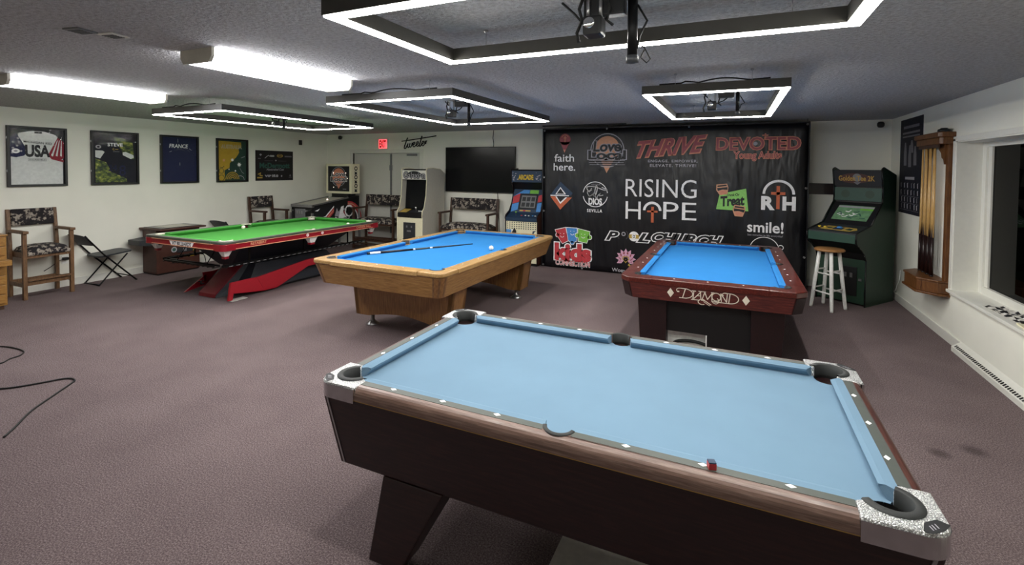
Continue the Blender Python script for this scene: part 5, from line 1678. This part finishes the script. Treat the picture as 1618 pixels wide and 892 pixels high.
# ------------------------------------------------------------------ big black church banner hanging before the back wall
BX = -1.05
t = thing('church_banner', 'huge black vinyl banner covered with church logos, hanging before the back wall', 'banner', (BX, 8.14, 0))
m = MB()
nx, nz = 40, 24
x0, x1, z0, z1 = -2.045, 2.03, .012, 2.455
gv = [[m.bm.verts.new((x0 + (x1 - x0) * i / nx, .012 + .01 * math.sin(i * .8) * math.sin(PI * j / nz), z0 + (z1 - z0) * j / nz)) for j in range(nz + 1)] for i in range(nx + 1)]
for i in range(nx):
    for j in range(nz):
        f = m.bm.faces.new([gv[i][j], gv[i + 1][j], gv[i + 1][j + 1], gv[i][j + 1]]); f.smooth = True
# hem folds
m.box(x0 - .004, x0 + .012, -.002, .024, z0, z1); m.box(x1 - .012, x1 + .004, -.002, .024, z0, z1); m.box(x0, x1, .0, .022, z1 - .015, z1 + .004)
sheet = m.build('sheet', 'vinyl', t, recalc=False)
md = sheet.modifiers.new('solid', 'SOLIDIFY'); md.thickness = .002; md.offset = 1
WP = lambda u, v: (u - BX, v)
def D(): return Decal(eps=.0005, base=.0008, warp=WP)
def logo(d, name): d.build(name, t)
def P2(d, pts, m, l=0): d.poly(pts, m, l)
# faith here
d = D()
d.disc(-2.683, 2.262, .10, 'pr_rose', 0); P2(d, [(-2.772, 2.22), (-2.692, 2.03), (-2.594, 2.22)], 'pr_rose', 0)
d.ring(-2.683, 2.275, .058, .070, 'pr_salmon', 1, R(20), R(160)); d.rect(-2.688, -2.676, 2.21, 2.32, 'pr_tan', 1); d.rect(-2.71, -2.655, 2.28, 2.292, 'pr_tan', 1)
P2(d, [(-2.715, 2.085), (-2.692, 2.03), (-2.668, 2.085)], 'pr_salmon', 1)
logo(d, 'emblem')
d = D(); d.text('faith', -2.872, -2.518, 1.875, 2.005, 'pr_white', 0, bold=.008); logo(d, 'lettering')
d = D(); d.text('here.', -2.887, -2.495, 1.718, 1.845, 'pr_white', 0, bold=.008); logo(d, 'lettering')
# love local
d = D()
d.disc(-1.94, 2.10, .205, 'pr_tan', 0); P2(d, [(-2.075, 1.95), (-1.80, 1.95), (-1.945, 1.685)], 'pr_tan', 0)
d.ring(-1.94, 2.065, .272, .288, 'pr_grey', 1)
d.text('Love', -2.175, -1.715, 2.05, 2.215, 'pr_grey', 2, bold=.075, shear=.12); d.text('Love', -2.175, -1.715, 2.05, 2.215, 'pr_black', 3, bold=.03, shear=.12)
d.text('Local', -2.255, -1.635, 1.92, 2.06, 'pr_grey', 4, bold=.085); d.text('Local', -2.255, -1.635, 1.92, 2.06, 'pr_black', 5, bold=.03)
for k, (a, b_) in enumerate(((-2.25, -1.64), (-2.25, -1.66), (-2.24, -1.64))):
    d.rect(a, b_, 1.875 - k * .035, 1.895 - k * .035, 'pr_black', 2); d.rect(a, b_, 1.893 - k * .035, 1.899 - k * .035, 'pr_grey', 3)
logo(d, 'emblem')
# diamond badge
d = D()
P2(d, [(-2.945, 1.285), (-2.757, 1.525), (-2.535, 1.33), (-2.56, 1.285)], 'pr_navy', 0)
P2(d, [(-2.945, 1.262), (-2.535, 1.262), (-2.757, 1.033)], 'pr_orange', 0)
P2(d, [(-2.85, 1.30), (-2.757, 1.43), (-2.66, 1.315), (-2.66, 1.30)], 'pr_white', 1); P2(d, [(-2.825, 1.31), (-2.757, 1.405), (-2.685, 1.312)], 'pr_black', 2)
P2(d, [(-2.85, 1.262), (-2.757, 1.13), (-2.62, 1.262)], 'pr_white', 1); P2(d, [(-2.825, 1.262), (-2.757, 1.165), (-2.655, 1.262)], 'pr_black', 2)
d.rect(-2.94, -2.60, 1.270, 1.288, 'pr_white', 3); d.rect(-2.80, -2.53, 1.252, 1.272, 'pr_black', 4)
logo(d, 'emblem')
# cafe badge
d = D()
d.ring(-2.135, 1.32, .205, .218, 'pr_white', 0, R(8), R(172)); d.ring(-2.135, 1.32, .205, .218, 'pr_white', 0, R(190), R(350))
d.text('IGLESIA', -2.20, -2.05, 1.475, 1.50, 'pr_grey', 0)
def stk(pts, w_, l=0): d.stroke(cur(pts), w_, 'pr_white', l)
stk([(-2.20, 1.42), (-2.24, 1.36), (-2.28, 1.44), (-2.15, 1.45), (-2.0, 1.40), (-1.93, 1.40), (-2.02, 1.44)], .014)
stk([(-2.20, 1.39), (-2.27, 1.36), (-2.24, 1.29), (-2.19, 1.31), (-2.15, 1.35), (-2.17, 1.30), (-2.13, 1.30), (-2.10, 1.42), (-2.12, 1.47), (-2.14, 1.36), (-2.11, 1.24), (-2.09, 1.30), (-2.04, 1.34), (-2.07, 1.30), (-2.0, 1.31)], .015, 1)
logo(d, 'emblem')
d = D(); d.text('DIOS', -2.245, -2.02, 1.145, 1.25, 'pr_white', 0, bold=.045); logo(d, 'lettering')
d = D(); d.text('SEVILLA', -2.27, -2.013, 1.015, 1.065, 'pr_white', 0, bold=.03, space=1.3); logo(d, 'lettering')
# THRIVE, red dulled to rose so the letters carry the fold glare
d = D()
d.text('THRIVE', -1.43, -.40, 1.945, 2.19, 'pr_salmon', 0, bold=.06, shear=.45, skew=.09); d.text('THRIVE', -1.435, -.405, 1.952, 2.198, 'pr_rose', 1, bold=.025, shear=.45, skew=.09)
logo(d, 'lettering')
d = D(); d.text('ENGAGE. EMPOWER.', -1.268, -.51, 1.868, 1.908, 'pr_grey', 0, bold=.03, space=1.25); logo(d, 'lettering')
d = D(); d.text('ELEVATE. THRIVE!', -1.237, -.535, 1.795, 1.838, 'pr_grey', 0, bold=.03, space=1.25); logo(d, 'lettering')
# DEVOTED young adults
d = D()
d.text('DEVOTED', -.245, .865, 2.06, 2.24, 'pr_salmon', 0, bold=.055); d.text('DEVOTED', -.245, .865, 2.06, 2.24, 'pr_rose', 1, bold=.012)
d.disc(.285, 2.15, .03, 'pr_grey', 2); d.rect(.405, .425, 2.22, 2.30, 'pr_salmon', 2); d.rect(.375, .455, 2.262, 2.28, 'pr_salmon', 2)
logo(d, 'lettering')
d = D(); d.text('Young Adults', .0, .63, 1.895, 2.03, 'pr_salmon', 0, bold=.06); d.text('Young Adults', .0, .63, 1.895, 2.03, 'pr_rose', 1, bold=.0); logo(d, 'lettering')
# RISING HOPE
d = D(); d.text('RISING', -1.625, -.52, 1.30, 1.595, 'pr_white', 0, bold=-.004); logo(d, 'lettering')
d = D()
d.text('H', -1.62, -1.37, .93, 1.225, 'pr_white', 0, bold=-.004)
d.text('PE', -1.02, -.515, .955, 1.235, 'pr_white', 0, bold=-.004)
d.ring(-1.19, 1.085, .105, .145, 'pr_white', 0, R(0), R(180))
d.rect(-1.205, -1.165, .89, 1.145, 'pr_orange', 1); d.rect(-1.27, -1.105, 1.055, 1.085, 'pr_orange', 1)
logo(d, 'lettering')
# treat badge
d = D()
P2(d, [(-.19, 1.385), (.175, 1.475), (.212, 1.135), (-.235, 1.15)], 'pr_lime', 0)
d.text('Treat', -.17, .15, 1.20, 1.34, 'pr_black', 1, bold=.045, skew=.03); d.text('Trunk Or', -.095, .085, 1.352, 1.392, 'pr_black', 1, bold=.03, skew=.012)
for (u, v, a) in ((-.15, 1.455, .15), (.085, 1.135, -.1)):
    def rp(x, y): return (u + x * math.cos(a) - y * math.sin(a), v + x * math.sin(a) + y * math.cos(a))
    P2(d, [rp(-.075, .085), rp(.075, .08), rp(.085, .02), rp(.06, -.08), rp(-.05, -.085), rp(-.09, .0)], 'pr_tan', 2)
    P2(d, [rp(-.062, .07), rp(.062, .066), rp(.068, .045), rp(-.068, .045)], 'pr_black', 3)
    P2(d, [rp(-.075, .03), rp(.075, .028), rp(.07, -.015), rp(0, -.002), rp(-.07, -.015)], 'pr_black', 3)
    P2(d, [rp(-.045, -.02), rp(.045, -.02), rp(.045, -.07), rp(-.04, -.07)], 'pr_salmon', 3)
logo(d, 'emblem')
# R cross H badge
d = D()
d.ring(.605, 1.405, .175, .21, 'pr_white', 0, 0, PI)
d.text('R', .393, .535, 1.18, 1.36, 'pr_white', 0, bold=.05); d.text('H', .67, .815, 1.18, 1.36, 'pr_white', 0, bold=.05)
d.rect(.578, .622, 1.185, 1.525, 'pr_orange', 1); d.rect(.508, .692, 1.395, 1.435, 'pr_orange', 1)
logo(d, 'emblem')
# kids connection
d = D()
def puzzle(pts, m, knobs, lay):
    cx = sum(p[0] for p in pts) / len(pts); cz = sum(p[1] for p in pts) / len(pts)
    P2(d, [(cx + (p[0] - cx) * 1.09, cz + (p[1] - cz) * 1.09) for p in pts], 'pr_white', lay)
    for (u, v, r) in knobs: d.disc(u, v, r + .012, 'pr_white', lay)
    P2(d, pts, m, lay + 1)
    for (u, v, r) in knobs: d.disc(u, v, r, m, lay + 1)
puzzle([(-2.845, .67), (-2.655, .72), (-2.63, .60), (-2.60, .50), (-2.71, .44), (-2.77, .52), (-2.80, .58)], 'pr_red', [(-2.80, .585, .03), (-2.61, .60, .035)], 0)
puzzle([(-2.64, .72), (-2.45, .72), (-2.445, .62), (-2.455, .50), (-2.535, .46), (-2.60, .50)], 'pr_blue', [(-2.53, .465, .03)], 2)
puzzle([(-2.43, .715), (-2.22, .675), (-2.235, .58), (-2.27, .48), (-2.42, .50)], 'pr_green', [(-2.44, .60, .035), (-2.225, .58, .035)], 4)
for (u, v) in ((-2.715, .60), (-2.53, .65), (-2.335, .61)):
    d.disc(u - .03, v + .015, .007, 'pr_white', 7, 8); d.disc(u + .03, v + .015, .007, 'pr_white', 7, 8)
    d.ring(u, v - .015, .03, .038, 'pr_white', 7, R(200), R(340))
logo(d, 'emblem')
d = D(); d.text('kids', -2.83, -2.215, .165, .43, 'pr_white', 0, bold=.10); d.text('kids', -2.83, -2.215, .165, .43, 'pr_red', 1, bold=.055); logo(d, 'lettering')
d = D(); d.text('CONNECTION', -2.83, -2.215, .062, .15, 'pr_white', 0, bold=.07); d.text('CONNECTION', -2.83, -2.215, .062, .15, 'pr_red', 1, bold=.012); logo(d, 'lettering')
# pool church
d = D()
for (b_, u0, u1) in (('P', -1.925, -1.74), ('L', -1.40, -1.25)):
    d.text(b_, u0, u1, .565, .70, 'pr_white', 0, bold=.10, shear=.35); d.text(b_, u0, u1, .565, .70, 'pr_black', 1, bold=.035, shear=.35)
    logo(d, 'lettering'); d = D()
d = D(); d.text('CHURCH', -1.18, -.15, .59, .725, 'pr_white', 0, bold=.10, shear=.35); d.text('CHURCH', -1.18, -.15, .59, .725, 'pr_black', 1, bold=.035, shear=.35); logo(d, 'lettering')
d = D()
d.disc(-1.645, .675, .035, 'pr_grey', 0); d.disc(-1.645, .675, .02, 'pr_black', 1); d.ring(-1.66, .66, .085, .09, 'pr_dim', 0, R(130), R(230)); d.ring(-1.66, .66, .085, .09, 'pr_dim', 0, R(-50), R(50))
d.disc(-1.475, .645, .082, 'pr_white', 2); P2(d, [(-1.555, .675), (-1.395, .675), (-1.395, .612), (-1.555, .612)], 'pr_gold', 3); d.disc(-1.475, .645, .035, 'pr_white', 4); d.ring(-1.475, .645, .01, .018, 'pr_black', 5, k=1.5)
logo(d, 'emblem')
# flower
d = D()
for ring_, (n, r0, wd_, m_) in enumerate(((9, .17, .036, 'pr_pink'), (8, .125, .03, 'pr_rose'), (7, .115, .026, 'pr_pink'))):
    for k in range(n):
        a = R(-30) + R(240) * k / (n - 1)
        c_, s2 = math.cos(a), math.sin(a)
        q = lambda x, y: (-1.603 + x * c_ - y * s2, .265 + x * s2 + y * c_)
        d.poly([q(.03, 0), q(r0 * .6, wd_), q(r0, 0), q(r0 * .6, -wd_)], m_, ring_)
d.ring(-1.625, .27, .022, .036, 'pr_gold', 4); d.ring(-1.58, .27, .022, .036, 'pr_gold', 4); d.disc(-1.603, .255, .035, 'pr_black', 5); P2(d, [(-1.65, .25), (-1.555, .25), (-1.603, .19)], 'pr_gold', 4); P2(d, [(-1.635, .255), (-1.57, .255), (-1.603, .21)], 'pr_black', 5)
d.disc(-1.603, .25, .008, 'pr_gold', 6, 6); P2(d, [(-1.57, .16), (-1.55, .19), (-1.51, .15), (-1.54, .14)], 'pr_gold', 3)
logo(d, 'emblem')
d = D(); d.text("Women's", -1.83, -1.47, .035, .095, 'pr_grey', 0, bold=.02); logo(d, 'lettering')
# smile
d = D(); d.text('smile!', .205, .675, .83, .985, 'pr_white', 0, bold=.02); logo(d, 'lettering')
d = D(); d.text('See miracles in life everyday!', .207, .672, .765, .80, 'pr_grey', 0, bold=.01); logo(d, 'lettering')
d = D(); d.ring(.435, .565, .19, .20, 'pr_white', 0, R(5), R(160)); d.ring(.65, .62, .028, .038, 'pr_white', 0, R(-60), R(200)); logo(d, 'emblem')
for i, (u, v) in enumerate([(x0 + .03, .04), (x0 + .03, .55), (x0 + .03, 1.0), (x0 + .03, 1.6), (x0 + .03, 2.42), (-1.3, .035), (-.6, .035), (x1 - .03, 1.5), (x1 - .03, 2.42), (x1 - .03, .5), (-.9, 2.43), (.4, 2.43)]):
    MB().lathe([(.007, 0), (.007, .002), (.014, .002), (.016, 0)], (0, 0, 0), 12).build('grommet', 'steel', t, loc=(u, -.0008, v)).rotation_euler = (R(90), 0, 0)
for u in (x0 + .03, -.9, .4, x1 - .03):
    MB().tube([(u, .012, 2.458), (u, .012, ZC - .001)], .003, 6).build('tie', 'black_rubber', t)
tag(MB().box(-3.05, -1.60, 7.985, 8.015, ZC - .018, ZC - .001, bev=.003).build('ceiling_strip', 'black_metal'), 'thin dark strip fixed along the ceiling above the left half of the black banner', 'strip')

# ------------------------------------------------------------------ right wall: poster, cue rack with cues
t = thing('wall_poster', 'tall dark navy poster with grey figures, on the right wall beyond the cue rack', 'poster', (2.05, 7.79, 1.21), -PI / 2)
MB().box(-.425, .425, -.006, -.0008, 0, 1.225).build('sheet', 'jersey_dark', t)
d = Decal(base=.0065)
d.rect(-.30, .30, 1.10, 1.135, 'pr_dim', 0); d.rect(-.33, .33, 1.03, 1.055, 'pr_dim', 0); d.rect(-.33, .33, .985, 1.005, 'pr_dim', 0)
rnd = random.Random(2)
for (u, v, h_) in ((-.20, .62, .30), (-.02, .60, .28), (.18, .62, .24), (.05, .78, .16)):
    d.poly([(u - .05, v), (u + .06, v), (u + .05, v + h_ * .6), (u + .02, v + h_), (u - .03, v + h_), (u - .06, v + h_ * .5)], 'pr_dim', 1)
d.rect(-.18, .18, .44, .475, 'pr_grey', 0)
for i in range(6):
    for j in range(4):
        u, v = -.32 + i * .125 + rnd.uniform(-.02, .02), .06 + j * .09
        d.poly([(u, v), (u + .03, v + .01), (u + .02, v + .05), (u + .035, v + .07), (u - .01, v + .06), (u - .005, v + .03)], 'pr_grey' if (i + j) % 3 else 'pr_dim', 1)
for j in range(3): d.rect(-.36, .36, .045 + j * .09, .05 + j * .09, 'pr_dim', 0)
d.build('print', t)
t = thing('cue_rack', 'oak wall rack holding pool cues, between the dark poster and the window', 'cue rack', (2.05, 6.785, 0), -PI / 2)
for x in (-.315, .315): MB().box(x - .03, x + .03, -.05, -.001, .55, 2.04, bev=.005).build('side_post', 'rack_wood', t)
m = MB().prism([(-.365, 0), (-.365, -.10), (-.345, -.125), (.345, -.125), (.365, -.10), (.365, 0)], 2.0405, 2.11, 'z', bev=.006)
m.prism([(-.385, 0), (-.385, -.115), (-.36, -.145), (.36, -.145), (.385, -.115), (.385, 0)], 2.1105, 2.165, 'z', bev=.01)
k = m.build('crown', 'rack_wood', t)
m = MB().prism([(-.284, -.10), (.284, -.10), (.284, -.122), (-.284, -.122)], 2.005, 2.04, 'z', bev=.004)
m.build('cue_clip_rail', 'chair_wood_dark', t)
for x in (-.27, .27):
    s_ = 1 if x > 0 else -1
    pts = [(0, 0), (.16, 0), (.15, -.06), (.10, -.09), (.085, -.14), (.04, -.155), (.015, -.21), (0, -.21)]
    MB().prism([(s_ * .285 - s_ * p[0], 2.04 + p[1]) for p in pts], -.06, -.035, 'y').build('carved_bracket', 'rack_wood', t)
hexp = [(-.355, -.001), (-.355, -.10), (-.21, -.235), (.21, -.235), (.355, -.10), (.355, -.001)]
m = MB().prism(hexp, .485, .60, 'z', bev=.006)
m.prism([(p[0] * 1.05, p[1] * 1.08 if p[1] < -.01 else p[1]) for p in hexp], .462, .4845, 'z', bev=.006)
m.prism([(p[0] * 1.03, p[1] * 1.05 if p[1] < -.01 else p[1]) for p in hexp], .6005, .622, 'z', bev=.006)
m.build('base_shelf', 'rack_wood', t)
MB().box(-.284, .284, -.012, -.001, .623, 2.0).build('back_panel', 'white_trim', t)
def rack_cue(x, y, label, n):
    t = thing('rack_cue', label, 'cue', (2.05 - y, 6.785 - x, .6225), 0, 'pool cues standing in the oak wall rack')
    MB().tube([(0, 0, 0), (0, 0, .012)], .0165, 12).build('bumper', 'black_rubber', t)
    MB().tube([(0, 0, .0125), (0, 0, .42)], [.0165, .0155], 12).build('butt', 'mahogany_dark', t)
    k = MB()
    for i in range(4):
        a = PI / 2 * i
        c_, s2 = math.cos(a), math.sin(a)
        k.hexa([(c_ * .0158 - s2 * .007, s2 * .0158 + c_ * .007, .4205), (c_ * .0158 + s2 * .007, s2 * .0158 - c_ * .007, .4205), (c_ * .008, s2 * .008, .4205)], [(c_ * .0150 - s2 * .0004, s2 * .0150 + c_ * .0004, .56), (c_ * .0150 + s2 * .0004, s2 * .0150 - c_ * .0004, .56), (c_ * .008, s2 * .008, .56)])
    k.build('inlay', 'mahogany_dark', t)
    MB().tube([(0, 0, .4205), (0, 0, .75), (0, 0, 1.385)], [.0152, .0132, .0085], 12).build('shaft', 'cue_maple', t)
    MB().tube([(0, 0, 1.3855), (0, 0, 1.408)], .0085, 10).build('ferrule', 'ivory', t)
    return t
lab = ['pool cue standing farthest from the window in the oak wall rack', 'pool cue second from the far end of the oak wall rack', 'pool cue third from the far end of the oak wall rack',
       'pool cue in the middle of the row in the oak wall rack', 'pool cue third from the window end of the row in the oak rack', 'pool cue second from the window end of the row in the oak rack', 'pool cue closest to the window in the oak wall rack']
cue0 = None
for i in range(7):
    x, y = -.25 + i * .062, .088 if i % 2 == 0 else .078
    if cue0 is None: cue0 = rack_cue(x, y, lab[0], 0)
    else: copy_tree(cue0, (2.05 - y, 6.785 - x, .6225), i * .4, lab[i])
t = thing('round_puck', 'small round black puck lying on top of the cue rack', 'puck', (1.985, 6.52, 2.1655))
MB().lathe([(0, 0), (.05, 0), (.055, .012), (.05, .03), (.03, .038), (0, .04)], (0, 0, 0), 20).build('body', 'black_plastic', t)
MB().lathe([(.0, .0385), (.03, .0385), (.028, .044), (0, .045)], (0, 0, 0), 16).build('grille', 'dark_grey', t)

# ------------------------------------------------------------------ things on the window sill and loose cords
t = thing('newspaper', 'crumpled black and white printed paper lying on the white window sill', 'newspaper', (2.135, 5.46, .5555), R(4))
m = MB()
rnd = random.Random(4)
g = [[m.bm.verts.new((-.075 + .15 * i / 6, -.24 + .48 * j / 12, .004 + .022 * rnd.random() * (.3 + .7 * (j % 3 > 0)))) for j in range(13)] for i in range(7)]
for i in range(6):
    for j in range(12):
        f = m.bm.faces.new([g[i][j], g[i + 1][j], g[i + 1][j + 1], g[i][j + 1]])
        f.material_index = 1 if (i * 5 + j * 3) % 7 < 3 and j < 11 else 0
o = m.build('sheet', ['paper', 'ink'], t)
md = o.modifiers.new('solid', 'SOLIDIFY'); md.thickness = .003
MB().box(-.07, .07, -.22, .22, .0005, .003).build('back_page', 'paper', t)
t = thing('notepad', 'pale folded paper with a black clip on the sill at the right edge', 'paper', (2.10, 5.02, .5555), R(-6))
MB().box(-.06, .08, -.14, .12, .0, .012, bev=.002).build('pages', 'cream', t)
MB().box(-.035, .01, .10, .145, .0125, .026, bev=.003).build('clip', 'black_plastic', t)
def cord(pts, label, r=.006, mat='black_rubber'):
    c_ = [(p[0], p[1]) for p in pts]
    m = MB().tube([(p[0], p[1], r + .001) for p in cur(c_, 6)], r, 7)
    return tag(m.build('floor_cord', mat), label, 'cord', 'black cords on the carpet at the left edge')
cord([(-6.65, 2.02), (-6.34, 2.161), (-6.19, 2.198), (-5.99, 2.20), (-5.885, 2.14), (-5.86, 2.06), (-5.797, 1.973), (-5.9, 1.86)], 'short loop of black cord on the carpet, the farther one at the left edge')
cord([(-5.35, 1.62), (-5.133, 1.751), (-5.055, 1.826), (-4.979, 1.95), (-4.931, 2.04), (-4.871, 2.08), (-4.80, 2.07), (-4.763, 2.03), (-4.658, 1.898), (-4.481, 1.682), (-4.302, 1.534), (-4.20, 1.44)], 'long loop of black cord on the carpet, the nearer one at the left edge', .0065)
m = MB().tube([(2.045, 8.05, .44), (2.03, 8.0, .36), (2.025, 8.02, .28), (2.03, 8.10, .24), (2.028, 8.14, .16), (2.025, 8.2, .12)], .005, 6)
tag(m.build('white_cord', 'white_plastic'), 'thin white cord hanging on the right wall beside the green arcade machine', 'cord')
